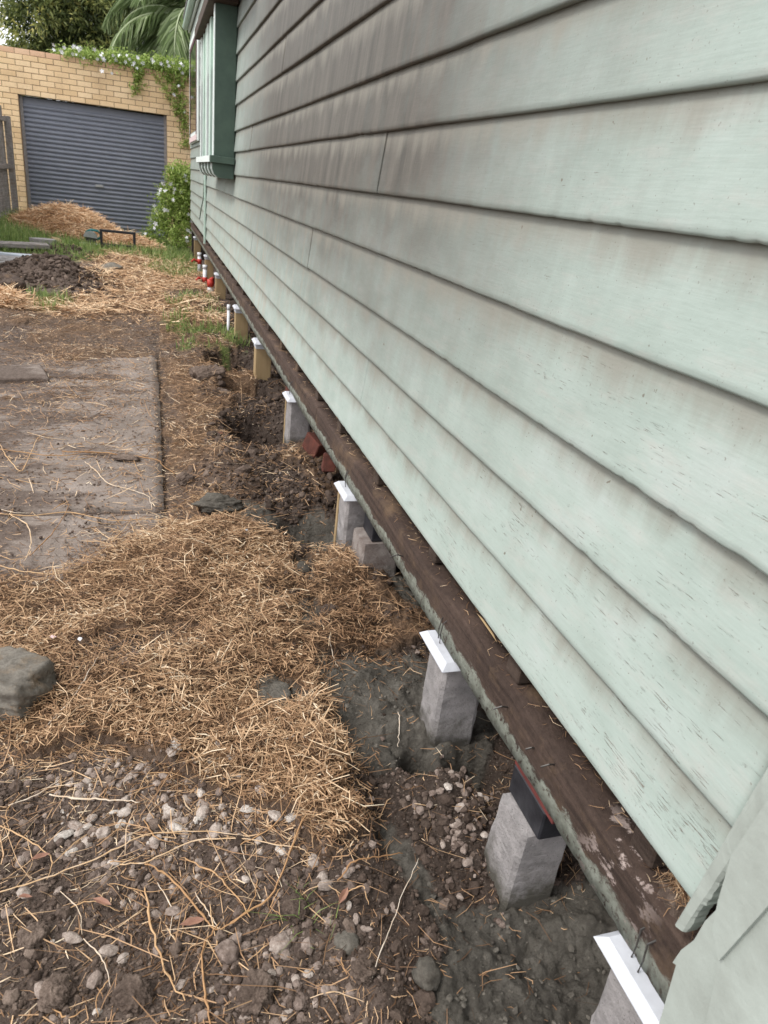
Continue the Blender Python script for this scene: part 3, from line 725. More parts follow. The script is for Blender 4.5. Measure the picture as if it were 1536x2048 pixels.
stone('concrete_splash', 845, 1985, .024, 'slurry', 'knobbly grey concrete lump at the bottom edge of the photo', 'concrete lump', .8, 16, 1.0)
stone('concrete_splash', 690, 1900, .02, 'slurry', 'small grey concrete lump near the thin white twig', 'concrete lump', .6, 17, 1.2)
BIG = [(265, 1995, .026, 'clod'), (510, 1990, .028, 'clod'), (455, 1905, .018, 'peb'), (560, 1895, .017, 'peb'), (110, 1990, .022, 'clod'), (720, 1980, .018, 'clod'), (590, 1830, .02, 'clod'), (70, 1880, .02, 'clod')]
nm = {'clod': 'earth_clod', 'peb': 'stone'}
LB = ['large square earth clod near the bottom left', 'large round earth clod near the bottom centre', 'flat grey-brown stone above the bottom centre clod', 'white stone beside the green grass tuft',
      'rounded clod at the bottom left corner', 'clod at the bottom edge right of centre', 'dark clod just left of the green tuft', 'brown clod on bare earth at lower left']
for k, ((px, py, r, m), lb) in enumerate(zip(BIG, LB)): stone(nm[m], px, py, r, m, lb, 'clod' if m == 'clod' else 'stone', .7, 30 + k, boxy=.35)
USED = set()
LAND = [(60, 1430, 'the big rough stone'), (110, 1600, 'the broad pale straw blade'), (440, 1800, 'the looped orange stalk'), (610, 1850, 'the green grass tuft'), (265, 1995, 'the square earth clod'),
        (510, 1990, 'the round earth clod'), (330, 1900, 'the curved orange stalk'), (82, 1728, 'the pinkish dead leaf'), (780, 1880, 'the thin white twig'), (900, 1700, 'the leaning stump with black packers'),
        (870, 1500, 'the stump in the wet concrete'), (205, 1812, 'the dark dead leaf'), (682, 1825, 'the orange dead leaf'), (620, 1600, 'the edge of the straw mound'), (300, 1600, 'the pale gravel patch'),
        (253, 922, 'the black charred lump'), (300, 1000, 'the slab corner'), (40, 760, 'the slab fragment'), (60, 1090, 'the hooked pale stalk'), (150, 690, 'the far slab edge'), (110, 1990, 'the bottom left clod')]
def where(px, py):
    d, lx, ly, t = min((math.hypot(px - a, (py - b) * 1.2), a, b, t) for a, b, t in LAND)
    if d < 22: return 'touching ' + t
    rel = ('right of ' if px > lx else 'left of ') if abs(px - lx) > abs(py - ly) else ('below ' if py > ly else 'above ')
    return ('just ' if d < 55 else 'further ' if d > 120 else '') + rel + t
# pickable pebbles
rs = random.Random(5)
tmpl = []
for s in range(6):
    TV, TF = ICO2; d = fbm(TV[:, 0] * 1.5 + s * 3, TV[:, 1] * 1.5 + TV[:, 2] * 2, s, 3) - .5
    Vp = TV * (1 + .6 * d)[:, None] * np.array([1.15 + .2 * (s % 3), 1, .62 + .1 * (s % 2)])
    Vp = Vp * (1 + RNG.normal(0, .06, (len(Vp), 1)))
    tmpl.append(npmesh('pebble', Vp, TF, M['peb'], False, {'shade': np.full(len(Vp), .45 + .11 * s)}))
cnt = 0
LOC = [('pale_pebble', 'pale rounded pebble lying on the foreground gravel', 'pale pebbles on the foreground gravel', [(100, 1560), (560, 1500), (640, 1720), (120, 1720)], 40, .0115),
       ('pebble', 'grey brown pebble lying on the lower foreground soil', 'pebbles on the lower foreground soil', [(0, 1720), (700, 1720), (760, 2040), (0, 2040)], 36, .012),
       ('pebble', 'dusty pebble in the dug soil beside the stumps', 'pebbles in the soil beside the stumps', [(790, 1560), (1000, 1560), (1030, 1800), (900, 1780)], 20, .010)]
for nme, lb, gp, quad, n, rad in LOC:
    for _ in range(n):
        u, v = rs.random(), rs.random()
        px = (quad[0][0] * (1 - u) + quad[1][0] * u) * (1 - v) + (quad[3][0] * (1 - u) + quad[2][0] * u) * v
        py = (quad[0][1] * (1 - u) + quad[1][1] * u) * (1 - v) + (quad[3][1] * (1 - u) + quad[2][1] * u) * v
        x, y = G(px, py); r = rad * rs.uniform(.55, 1.15)
        ti = rs.randrange(2, 6) if nme == 'pale_pebble' else rs.randrange(0, 5)
        lb = ('tiny' if r < rad * .78 else 'small' if r < rad else 'medium' if r < rad * 1.18 else 'large') + ' ' + ('brown', 'dusty brown', 'grey brown', 'beige', 'pale', 'cream')[ti] + ' pebble ' + where(px, py)
        if lb in USED: continue
        USED.add(lb); o = link('pebble', tmpl[ti])
        o.scale = (r, r * rs.uniform(.8, 1), r * rs.uniform(.8, 1.1)); o.rotation_euler = (rs.uniform(-.4, .4), rs.uniform(-.4, .4), rs.uniform(0, 6))
        o.location = (x, y, float(HT(x, y)) + r * .25); tag(o, lb, 'pebble', gp)

# long stalks and twigs that lie loose
def stalk(pts, r, shade, label, name='dry_stalk', cat='stalk', group=None, lift=.006):
    if label in USED: return
    USED.add(label)
    P = [G(*p[:2]) for p in pts]; hs_ = [p[2] if len(p) > 2 else 0 for p in pts]
    out = []
    for i in range(len(P) - 1):
        for t in np.linspace(0, 1, 7)[:-1]:
            x = P[i][0] * (1 - t) + P[i + 1][0] * t; y = P[i][1] * (1 - t) + P[i + 1][1] * t
            out.append([x, y, hs_[i] * (1 - t) + hs_[i + 1] * t])
    out.append([*P[-1], hs_[-1]])
    out = np.array(out)
    for _ in range(2): out[1:-1] = (out[:-2] + out[1:-1] * 2 + out[2:]) / 4
    zz = HT(out[:, 0], out[:, 1], True)
    ons = (out[:, 0] < .012) & (out[:, 1] > .95) & (out[:, 1] < 5.0); zz = np.where(ons, np.maximum(zz, .036), zz)
    for _ in range(3): zz[1:-1] = np.maximum(zz[1:-1], (zz[:-2] + zz[2:]) / 2)
    out[:, 2] += zz + lift + r
    b = MB(); n = len(out); r *= .66; rr = [r * (1 - .7 * abs(i / n - .3)) * (1.3 if i % 9 == 4 else 1) * (.85 + .3 * float(vnoise(i * .7, r * 9e3, 3))) for i in range(n)]
    out[1:-1, :2] += RNG.normal(0, r * .8, (n - 2, 2))
    b.tube(out.tolist(), rr, 5)
    me = b.mesh(name, M['stalk'], True)
    at = me.attributes.new('shade', 'FLOAT', 'POINT'); at.data.foreach_set('value', np.clip(shade + RNG.normal(0, .08, len(me.vertices)), 0, 1).astype(np.float32))
    return tag(link(name, me), label, cat, group)
stalk([(-20, 1800), (90, 1770), (210, 1720), (290, 1680), (400, 1670), (500, 1690)], .0022, .75, 'long pale stalk crossing the gravel toward the left edge')
stalk([(290, 1780), (300, 1850), (330, 1950), (370, 2010)], .003, .55, 'thick curved orange stalk running down to the bottom edge, left one')
stalk([(420, 2060), (410, 1980), (400, 1900), (440, 1850)], .003, .3, 'forked orange stalk rising from the bottom edge')
stalk([(290, 1740), (340, 1760), (400, 1830), (430, 1870), (500, 1830), (515, 1770)], .0028, .35, 'looped orange stalk in the middle of the gravel')
stalk([(370, 1725), (430, 1755), (470, 1800), (500, 1840)], .0024, .5, 'straight tan stalk slanting across the looped one')
stalk([(460, 1850), (550, 1800), (590, 1700), (640, 1650), (690, 1600)], .0026, .3, 'long orange stalk rising toward the straw mound')
stalk([(240, 1740), (300, 1735), (380, 1690), (480, 1690), (590, 1720), (620, 1740)], .0022, .8, 'pale stalk arching over the middle gravel')
stalk([(735, 2000), (770, 1900), (800, 1820), (828, 1765, .02)], .0014, 1., 'thin white twig standing out against the soil', 'twig', 'twig')
stalk([(670, 1800, .01), (700, 1775, .02), (760, 1755, .01), (800, 1740)], .0024, .2, 'orange root end at the right of the straw', 'root', 'root')
stalk([(-10, 1655), (60, 1690), (110, 1730), (95, 1770)], .002, .6, 'bent tan stalk near the left edge above bare earth')
stalk([(100, 1600), (170, 1610), (230, 1612), (280, 1615)], .003, .95, 'broad pale straw blade lying across gravel on the left')
stalk([(95, 1480, .01), (150, 1430, .015), (175, 1395, .02), (200, 1350, .01)], .002, 1., 'bleached grey stick pointing out of the straw beside the big stone', 'twig', 'twig')
stalk([(0, 1478), (60, 1460), (75, 1400), (120, 1385), (125, 1350)], .0026, .45, 'brown stalk curling round the big stone')
stalk([(90, 1340), (150, 1345), (210, 1348), (250, 1372), (300, 1385), (345, 1392)], .0024, .5, 'long tan stalk lying across the straw right of the big stone')
stalk([(230, 1370), (238, 1420), (225, 1450), (190, 1520)], .0022, .7, 'kinked pale stalk in the middle of the straw mound')
stalk([(0, 905), (90, 918), (140, 918), (185, 905)], .0035, .35, 'brown stalk lying flat on the left of the middle slab')
stalk([(125, 910), (200, 912), (290, 922), (325, 930), (350, 945)], .005, .25, 'thick orange stalk crossing the slab over the black lump')
stalk([(170, 930), (190, 945), (215, 975), (260, 985), (300, 1000), (303, 1025)], .003, .9, 'pale crooked root ending at the slab corner', 'root', 'root')
stalk([(0, 1035), (60, 1040), (140, 1030), (220, 1050), (300, 1045), (400, 1055)], .003, .6, 'long tan stalk lying across the front slab')
stalk([(20, 1035), (60, 1060), (65, 1095), (50, 1130)], .003, .8, 'hooked pale stalk on the front slab')
stalk([(0, 1140), (40, 1150), (100, 1158), (160, 1150), (220, 1100), (260, 1050)], .003, .7, 'pale stalk along the edge where slab meets straw')
stalk([(60, 1120), (110, 1070), (140, 1020), (130, 1000)], .0026, .15, 'dark vine stem crossing the front slab', 'vine_stem', 'vine')
stalk([(0, 895), (20, 930), (45, 955), (75, 880), (120, 860)], .003, .65, 'looping tan stalk near the left edge of the slab')
stalk([(600, 1225), (612, 1235), (680, 1225), (700, 1215)], .0018, .75, 'straight straw lying over the concrete dab')
stalk([(790, 1465), (795, 1490), (792, 1520)], .0018, 1., 'white twig standing on the wet concrete pad', 'twig', 'twig')
stalk([(655, 1320), (665, 1345), (672, 1370)], .0014, .95, 'short bleached straw at the corner of the wet concrete pad', 'twig', 'twig')
for k in range(48):
    px = rs.uniform(0, 720); py = rs.uniform(1480, 2040); a = rs.uniform(-.8, .8) + (math.pi / 2 if rs.random() < .4 else 0); l = rs.uniform(50, 150)
    c = rs.uniform(-30, 30)
    stalk([(px, py), (px + math.cos(a) * l * .5 - math.sin(a) * c, py + math.sin(a) * l * .4 + math.cos(a) * c), (px + math.cos(a) * l, py + math.sin(a) * l * .8)],
          rs.uniform(.0009, .0019), rs.uniform(.2, 1), ('short' if l < 80 else 'middling' if l < 115 else 'long') + (' sloping' if abs(math.sin(a)) > .6 else ' level') + ' thin dry stalk ' + where(px + math.cos(a) * l / 2, py + math.sin(a) * l / 2), group='thin dry stalks on the foreground gravel')
for k in range(22):
    px = rs.uniform(-20, 300); py = rs.uniform(680, 1130); a = rs.uniform(-.5, .5) + (1.2 if rs.random() < .3 else 0); l = rs.uniform(30, 90)
    stalk([(px, py), (px + math.cos(a) * l * .5, py + math.sin(a) * l * .4 + rs.uniform(-10, 10)), (px + math.cos(a) * l, py + math.sin(a) * l * .6)],
          rs.uniform(.0014, .0024), rs.uniform(.3, 1), ('short' if l < 50 else 'middling' if l < 70 else 'long') + (' sloping' if abs(math.sin(a)) > .6 else ' level') + ' thin dry stalk on the slabs ' + where(px + math.cos(a) * l / 2, py + math.sin(a) * l / 2), group='thin dry stalks on the path slabs')

# ------------------------------------------------------------------ grass
def blades(x, y, h, w, shade, lean=.5):
    n = len(x); z = HT(x, y) - .004; a = RNG.uniform(0, 6.283, n); ln = np.abs(RNG.normal(0, lean, n))
    d = np.stack([np.cos(a), np.sin(a)], 1); s = np.stack([-d[:, 1], d[:, 0]], 1)
    out = np.zeros((n, 6, 3), np.float32)
    for k, (u, ww) in enumerate(((0, 1), (.55, .8), (1, .1))):
        c = np.stack([x, y], 1) + d * (ln * h * u * u)[:, None]; zz = z + h * u * (1 - .35 * ln * u)
        for j, sg in enumerate((-1, 1)):
            out[:, k * 2 + j, :2] = c + s * (sg * w * ww * .5)[:, None]; out[:, k * 2 + j, 2] = zz
    b = np.arange(n)[:, None] * 6
    F = np.stack([b + np.array([0, 1, 3, 2]), b + np.array([2, 3, 5, 4])], 1).reshape(-1, 4)
    return out.reshape(-1, 3), F, np.repeat(shade, 6)
def grass(name, n, box, pm, hr, wr, label, shade0=.45, pw=.5, kind='stuff'):
    x, y = sample(n, *box, pw); k = RNG.random(n) < pm(x, y); x, y = x[k], y[k]; n = len(x)
    V, F, S = blades(x, y, RNG.uniform(*hr, n), RNG.uniform(*wr, n), np.clip(shade0 + RNG.normal(0, .2, n), 0, 1))
    return tag(link(name, npmesh(name, V, F, M['grass'], True, {'shade': S})), label, 'grass', kind=kind)
grass('grass', 42000, (-3.2, .6, 4.5, 15.3), lambda x, y: np.clip(zones(x, y)[1], 0, 1), (.04, .11), (.004, .009), 'short green grass growing in patches before the garage')
grass('grass', 16000, (-4, .6, 11, 15.3), lambda x, y: np.where((x > -.55) | (x < -1.6), 1., .25), (.06, .17), (.006, .012), 'longer bright grass along the foot of the garage wall', .5, 0)
gx0, gy0 = G(610, 1850)
def tuft(px, py, r, n, h, w, label):
    x0, y0 = G(px, py); x = x0 + RNG.normal(0, r, n); y = y0 + RNG.normal(0, r, n)
    V, F, S = blades(x, y, RNG.uniform(h * .5, h, n), RNG.uniform(w * .6, w, n), np.clip(.5 + RNG.normal(0, .15, n), 0, 1), .9)
    tag(link('grass_tuft', npmesh('grass_tuft', V, F, M['grass'], True, {'shade': S})), label, 'grass tuft')
tuft(612, 1850, .022, 22, .055, .0019, 'small bright green grass tuft in the foreground gravel')
tuft(606, 1105, .012, 12, .10, .003, 'lone green grass blades by the concrete pit')
tuft(475, 700, .04, 60, .13, .005, 'yellowish grass tuft beside the second timber post')

# ------------------------------------------------------------------ the weatherboard house
HOUSE = empty('weatherboard_house', (0, 0, 0), 0, 'mint green weatherboard house with peeling paint raised on stumps', 'house')
W0, Y0, Y1 = .600, .418, 13.1
zb = [EYE + .6 * q for q in (-1.221, -1.002, -.756, -.528, -.262, -.009, .251, .482, .769, 1.023, 1.304, 1.58, 1.84, 2.10, 2.36, 2.62, 2.88, 3.14)]
def board(i, ya, yb, seed):
    z0 = zb[i]; z1 = zb[i + 1] if i + 1 < len(zb) else z0 + .155
    n = max(8, int((yb - ya) / (.012 if ya < 3 else .04)))
    y = np.linspace(ya, yb, n)
    wob = (fbm(y * 1.1, y * 0 + seed, seed, 3) - .5) * .006 + (fbm(y * 16, y * 0 + seed, seed + 3, 3) - .5) * .0013
    chip = -.0018 * ss(.70, .85, vnoise(y * 75, y * 0 + i, 9)) * ss(.6, .75, vnoise(y * 1.3, y * 0 + i, 19))
    xo = (fbm(y * .9, y * 0 + seed + 5, seed + 1, 3) - .5) * .005
    ex = z1 - z0
    prof = [(.0155, .000, 0.), (.0030, -.0005, 0.), (.0004, .0035, .03), (.0006, .012, .08), (.0040, ex * .3, .3), (.0085, ex * .62, .62), (.0125, ex * .9, .9), (.0150, ex + .012, 1.08), (.022, ex + .014, 1.1)]
    Vb, A = [], []
    for k, (dx, dz, vp) in enumerate(prof):
        zz = z0 + dz + (wob - chip * 1.0 if k < 4 else wob * .4)
        Vb.append(np.stack([W0 + dx + xo + (.0005 * (vnoise(y * 30, y * 0 + k, seed) - .5)), y, zz], 1)); A.append(np.full(n, vp))
    Vb = np.concatenate(Vb); A = np.concatenate(A); F = []
    for k in range(len(prof) - 1):
        j = np.arange(n - 1); F.append(np.stack([k * n + j, k * n + j + 1, (k + 1) * n + j + 1, (k + 1) * n + j], 1))
    F = np.concatenate(F)
    me = npmesh('weatherboard', Vb, F, M['board'], True, {'vpos': A})
    # closed ends and back
    import bmesh
    b = bmesh.new(); b.from_mesh(me); b.verts.ensure_lookup_table()
    for e in (0, n - 1): b.faces.new([b.verts[k * n + e] for k in range(len(prof))])
    b.to_mesh(me); b.free()
    return link('weatherboard', me, HOUSE)
JN = {0: [5.2, 9.24], 1: [2.05, 7.4], 2: [4.9, 9.24], 3: [3.01, 8.2], 4: [6.9], 5: [2.09, 9.24], 6: [5.1], 7: [7.9], 8: [3.9], 9: [9.24], 10: [5.6], 11: [8.1], 12: [], 13: [6.2]}
BW = [(6.12, 7.72)]
for i in range(len(zb)):
    cuts = [Y0] + sorted(JN.get(i, [])) + [Y1]
    top = zb[i] + .15
    for a, b_ in zip(cuts[:-1], cuts[1:]):
        board(i, a + .0012, b_ - .0012, i * 13 + int(a * 7))
# framing core keeps the wall opaque; floor, roof
MB().box(.624, 7.0, Y0 + .02, Y1 - .02, EYE - .690, EYE + 2.02).build('wall', M['core'], HOUSE)
MB().prism([(.50, EYE + 2.06), (3.8, EYE + 3.9), (7.1, EYE + 2.06), (7.1, EYE + 2.02), (.50, EYE + 2.02)], -2.5, Y1 + .05, 'y').build('roof', M['roof'], HOUSE)
gt = MB(); gt.tube([(.535, -2.4, EYE + 1.99), (.535, Y1 + .06, EYE + 1.93)], .045, 8); gt.build('gutter', M['mint'], HOUSE, True)
MB().box(.575, .598, -2.4, Y1 + .04, EYE + 1.86, EYE + 2.05).build('fascia', M['white_trim'], HOUSE)
# bearer in lengths, joists, unseen base blockers
for a, b_ in ((.20, 2.66), (2.663, 5.9), (5.903, 9.6), (9.603, 12.9)):
    n = int((b_ - a) / .008); y = np.linspace(a, b_, n)
    def e(s, am): return (fbm(y * 5, y * 0 + s, s, 4) - .5) * am * 1.5 + (vnoise(y * 40, y * 0 + s, s) > .9) * am * .35
    rows = [(.600 + e(1, .004), EYE - .895 + e(2, .009)), (.600 + e(3, .003), EYE - .862 + e(4, .004)), (.602 + e(5, .004), EYE - .83 + e(6, .004)), (.603 + e(7, .006), EYE - .802 + e(8, .005)),
            (.612 + e(9, .003), EYE - .797 + e(10, .003)), (.700 + e(11, .002), EYE - .796), (.702 + 0 * y, EYE - .896 + 0 * y)]
    Vb = np.concatenate([np.stack([r[0] + 0 * y, y, r[1] + 0 * y], 1) for r in rows]); F = []
    j = np.arange(n - 1)
    for k in range(7): k2 = (k + 1) % 7; F.append(np.stack([k * n + j, k * n + j + 1, k2 * n + j + 1, k2 * n + j], 1))
    me = npmesh('bearer', Vb, np.concatenate(F), M['bearer'], True)
    import bmesh
    b = bmesh.new(); b.from_mesh(me); b.verts.ensure_lookup_table()
    for q in (0, n - 1): b.faces.new([b.verts[k * n + q] for k in range(7)])
    b.to_mesh(me); b.free(); link('bearer', me, HOUSE)
jm = MB().box(.0, 6.2, -.024, .024, 0, .103, .003, .001).mesh('joist', M['joist'])
for k in range(28):
    o = link('joist', jm, HOUSE); o.location = (.619 + rs.uniform(-.002, .008), .52 + .452 * k + rs.uniform(-.03, .03), EYE - .794)
    o.rotation_euler = (rs.uniform(-.03, .03), 0, rs.uniform(-.03, .03))
MB().box(6.85, 7.0, -2, Y1 - .02, -.2, EYE - .70).box(.62, 6.85, Y1 - .16, Y1 - .06, -.3, EYE - .92).build('base_blocker', M['core'], HOUSE)  # unseen far-side and end walls, added to keep light out below the floor
# nails and splinter on the bearer and the lowest board
for (y, z, l) in ((.905, EYE - .83, .035), (.80, EYE - .83, .022), (1.52, EYE - .85, .04), (2.35, EYE - .86, .025), (.74, EYE - .81, .03)):
    b = MB(); b.tube([(.606, y, z), (.606 - l * .6, y - l * .2, z + l * .3), (.606 - l, y - l * .1, z + l * .1)], .0016, 5); b.build('nail', M['steel'], HOUSE)
b = MB(); b.add([(.5985, .98, EYE - .739), (.5985, 1.08, EYE - .737), (.5995, 1.05, EYE - .733), (.604, 1.03, EYE - .738), (.5985, 1.0, EYE - .733)], [(0, 1, 2, 4), (0, 3, 1), (1, 3, 2), (2, 3, 4), (4, 3, 0)])
b.build('splinter', M['pine'], HOUSE)
# corner stop and the lapped corner trim near the camera
def panel(name, pts, X, th, mat, par=HOUSE, jit=.0):
    """outline drawn at distance X, given real thickness"""
    P = [WX(px, py, X) for px, py in pts]
    return MB().prism(P, X, X + th, 'x').build(name, M[mat], par)
def corner_stop():
    P = [WX(1350, 1850, .588), WX(1370, 1866, .588), WX(1552, 1598, .588), WX(1552, 1506, .588)]
    (ya, za), (yb_, zb_), (yc, zc), (yd, zd) = P
    n = 60; Vb = []; t = np.linspace(0, 1, n)
    L_y = ya + (yd - ya) * t; L_z = za + (zd - za) * t; R_y = yb_ + (yc - yb_) * t; R_z = zb_ + (zc - zb_) * t
    rag = (fbm(t * 24, t * 0, 3, 4) - .5) * .006 - .003 * ss(.7, .8, vnoise(t * 30, t * 0, 5)); rag2 = (fbm(t * 12, t * 0, 8, 5) - .5) * .002
    rows = [(.606 + 0 * t, L_y + rag2, L_z), (.588 + rag2, L_y + rag2, L_z), (.5862 + rag2, L_y * .8 + R_y * .2, L_z * .8 + R_z * .2), (.5866 + rag2, L_y * .2 + R_y * .8, L_z * .2 + R_z * .8), (.590 + 0 * t, R_y + rag, R_z), (.606 + 0 * t, R_y + rag, R_z)]
    Vb = np.concatenate([np.stack(r, 1) for r in rows]); j = np.arange(n - 1)
    F = np.concatenate([np.stack([k * n + j, k * n + j + 1, (k + 1) % 6 * n + j + 1, (k + 1) % 6 * n + j], 1) for k in range(6)])
    me = npmesh('corner_stop', Vb, F, M['corner'], False)
    import bmesh
    b = bmesh.new(); b.from_mesh(me); b.verts.ensure_lookup_table()
    for q in (0, n - 1): b.faces.new([b.verts[k * n + q] for k in range(6)])
    b.to_mesh(me); b.free(); return link('corner_stop', me, HOUSE)
corner_stop()
panel('corner_trim', [(1345, 1925), (1362, 1900), (1388, 1880), (1410, 1842), (1432, 1820), (1462, 1762), (1510, 1706), (1574, 1618), (1700, 1500), (1760, 2300), (1230, 2300), (1318, 2048), (1352, 1930)], .575, .03, 'corner')
panel('corner_trim', [(1424, 1858), (1436, 1800), (1462, 1712), (1560, 1560), (1750, 1500), (1750, 1700), (1545, 1802), (1437, 1922)], .563, .011, 'corner')
panel('corner_trim', [(1436, 1924), (1545, 1806), (1750, 1700), (1750, 2250), (1395, 2250), (1412, 2040), (1430, 1960)], .569, .0055, 'corner')
MB().box(.612, .8, -.6, Y0 - .012, EYE - 1.1, EYE + 2.0).build('return_wall', M['corner'], HOUSE)
# vertical cover strip and stray cable
b = MB(); b.box(.578, .599, 9.20, 9.26, EYE - .79, EYE - .03, .003); b.box(.586, .599, 9.262, 9.34, EYE - .72, EYE - .03, .002); b.build('cover_strip', M['mint'], HOUSE)
b = MB(); b.tube([(.59, 9.42, EYE - .1), (.585, 9.45, EYE - .3), (.57, 9.6, EYE - .42), (.56, 9.75, EYE - .55)], .006, 6); b.build('cable', M['shaded_green'], HOUSE, True)

# box window
win = MB().box(.500, .62, 6.10, 7.74, EYE + .11, EYE + 1.07).build('window', M['shaded_green'], HOUSE)
for ya in (6.085, 7.7405): MB().box(.452, .60, ya, ya + .0145, EYE + .112, EYE + 1.069, .001).build('cheek', M['shaded_green'], win)
for (ya, yb_, x, m) in ((6.10, 6.17, .446, 'white_trim'), (6.33, 6.42, .462, 'white_trim'), (6.60, 6.72, .455, 'mint'), (6.92, 6.97, .450, 'white_trim'), (7.10, 7.22, .455, 'mint'), (7.42, 7.5, .455, 'mint'), (7.66, 7.74, .446, 'white_trim')):
    MB().box(x, .499, ya, yb_, EYE + .112, EYE + 1.068, .002).build('casing', M[m], win)
for (ya, yb_) in ((6.17, 6.60), (6.72, 7.10), (7.22, 7.66)):
    MB().box(.4925, .4985, ya + .002, yb_ - .002, EYE + .16, EYE + .72).build('pane', M['glass'], win)
    MB().box(.478, .4985, ya + .002, yb_ - .002, EYE + .722, EYE + 1.06).build('sash', M['mint'], win)
MB().box(.418, .60, 6.02, 7.82, EYE + .062, EYE + .11, .003).build('sill', M['shaded_green'], win)
MB().box(.413, .4178, 6.03, 7.81, EYE + .064, EYE + .108).build('sill_nosing', M['white_trim'], win)
pr = [(.440, EYE + .061), (.440, EYE + .02), (.455, EYE - .015), (.485, EYE - .038), (.598, EYE - .038), (.598, EYE + .061)]
MB().prism(pr, 6.06, 7.78, 'y').build('apron', M['shaded_green'], win)
pr2 = [(x - .006, z) for x, z in pr[:4]] + [(.485, EYE - .030), (.46, EYE + .0), (.446, EYE + .061)]
for ya in (6.12, 6.5, 6.88, 7.3, 7.7): MB().prism([(x, z - .002) for x, z in pr2], ya, ya + .045, 'y').build('bracket', M['white_trim'], win)
MB().box(.40, .60, 5.98, 7.86, EYE + 1.071, EYE + 1.15, .004).box(.40, .60, 5.0, 5.979, EYE + 1.1, EYE + 1.15, .004).build('hood', M['brown_trim'], win)
# second, far window
w2 = MB().box(.575, .60, 10.55, 12.75, EYE + .34, EYE + 1.66, .003).build('window', M['white_trim'], HOUSE)
w2f = MB().box(.566, .5745, 10.75, 10.83, EYE + .42, EYE + 1.56).box(.566, .5745, 12.4, 12.48, EYE + .42, EYE + 1.56).box(.566, .5745, 10.83, 12.4, EYE + 1.5, EYE + 1.56); w2f.build('frame', M['maroon'], w2)
MB().box(.571, .5745, 10.832, 12.398, EYE + .47, EYE + 1.498).build('pane', M['glass'], w2)
MB().box(.560, .5745, 10.7, 12.5, EYE + .35, EYE + .418, .002, .001).build('sill', M['pinkpaint'], w2)

# ------------------------------------------------------------------ stumps
def cap_mesh(parent, x, y, z, s=.066, dz=0):
    """folded ant cap: plate with four splayed lips"""
    b = MB(); t = .0012; o = s + .013; d = .013
    V = [(x - s, y - s, z), (x + s, y - s, z), (x + s, y + s, z), (x - s, y + s, z), (x - o, y - o, z - d), (x + o, y - o, z - d), (x + o, y + o, z - d), (x - o, y + o, z - d)]
    V += [(a, c, e - t) for a, c, e in V]
    F = [(0, 1, 2, 3), (0, 4, 5, 1), (1, 5, 6, 2), (2, 6, 7, 3), (3, 7, 4, 0), (8, 11, 10, 9), (8, 9, 13, 12), (9, 10, 14, 13), (10, 11, 15, 14), (11, 8, 12, 15), (4, 12, 13, 5), (5, 13, 14, 6), (6, 14, 15, 7), (7, 15, 12, 4)]
    b.add(V, F); return b.build('ant_cap', M['cap'], parent)
def stump_mesh(x0, x1, y0, y1, z0, z1, lean=(0, 0), taper=.0, seed=0, rough=.003):
    n = 34; V = []; F = []
    m = 8
    for i in range(n + 1):
        t = i / n; z = z0 + (z1 - z0) * t; ox = lean[0] * (1 - t); oy = lean[1] * (1 - t); g = 1 + taper * (1 - t)
        cx, cy = (x0 + x1) / 2, (y0 + y1) / 2; hx_, hy_ = (x1 - x0) / 2 * g, (y1 - y0) / 2 * g
        c = .008
        ring = [(-1, -1 + c / hy_), (-1, 1 - c / hy_), (-1 + c / hx_, 1), (1 - c / hx_, 1), (1, 1 - c / hy_), (1, -1 + c / hy_), (1 - c / hx_, -1), (-1 + c / hx_, -1)]
        for k, (a, bb) in enumerate(ring):
            r = (float(fbm(np.array(z * 26 + k * 1.7), np.array(seed + k * .9), seed, 3)) - .5)
            V.append((cx + ox + a * (hx_ + r * rough * 2), cy + oy + bb * (hy_ + r * rough * 2), z))
    for i in range(n):
        for k in range(m): F.append((i * m + k, i * m + (k + 1) % m, (i + 1) * m + (k + 1) % m, (i + 1) * m + k))
    F.append(tuple(range(m))); F.append(tuple(n * m + k for k in range(m)))
    b = MB(); b.add(V, F); return b
def wires(par, x, y, z):
    b = MB()
    for dx, dy in ((0, 0), (.004, .02)):
        b.tube([(x + dx, y + dy, z), (x + dx - .004, y + dy - .004, z + .03), (x + dx + .003, y + dy + .004, z + .05), (x + dx + .012, y + dy, z + .062)], .0014, 5)
    b.build('wire_tie', M['steel'], par)
CAPZ = EYE - .898
def stump(name, yc, label, x0=.586, wdt=.1, mat='stump', capped=True, lean=(0, 0), z1=None, taper=.06, seed=1, hgt=None, wire=True, w2_=None, capx=.062, cs=.062):
    o = empty(name, (x0 + wdt / 2, yc, 0), 0, label, 'stump', 'stumps under the house bearer')
    b = stump_mesh(-wdt / 2, wdt / 2, -(w2_ or wdt) / 2, (w2_ or wdt) / 2, -.2, (z1 or CAPZ - .003), lean, taper, seed)
    b.build('shaft', M[mat], o)
    if capped: cap_mesh(o, -(x0 + wdt / 2) + .569 + cs + .013 - .001, 0, CAPZ + .0005, cs)
    if wire and capped: wires(o, -(x0 + wdt / 2) + .592, .01, CAPZ)
    return o
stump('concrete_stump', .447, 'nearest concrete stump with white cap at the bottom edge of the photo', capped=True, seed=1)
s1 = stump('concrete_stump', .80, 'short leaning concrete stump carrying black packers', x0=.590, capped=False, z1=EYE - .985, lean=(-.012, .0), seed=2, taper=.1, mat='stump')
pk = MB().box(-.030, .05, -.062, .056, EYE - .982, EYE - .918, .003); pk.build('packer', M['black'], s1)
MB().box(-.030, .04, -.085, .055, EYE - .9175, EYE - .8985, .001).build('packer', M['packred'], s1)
s3 = stump('concrete_stump', 1.195, 'grey concrete stump with white cap standing in the wet concrete pad', seed=3)
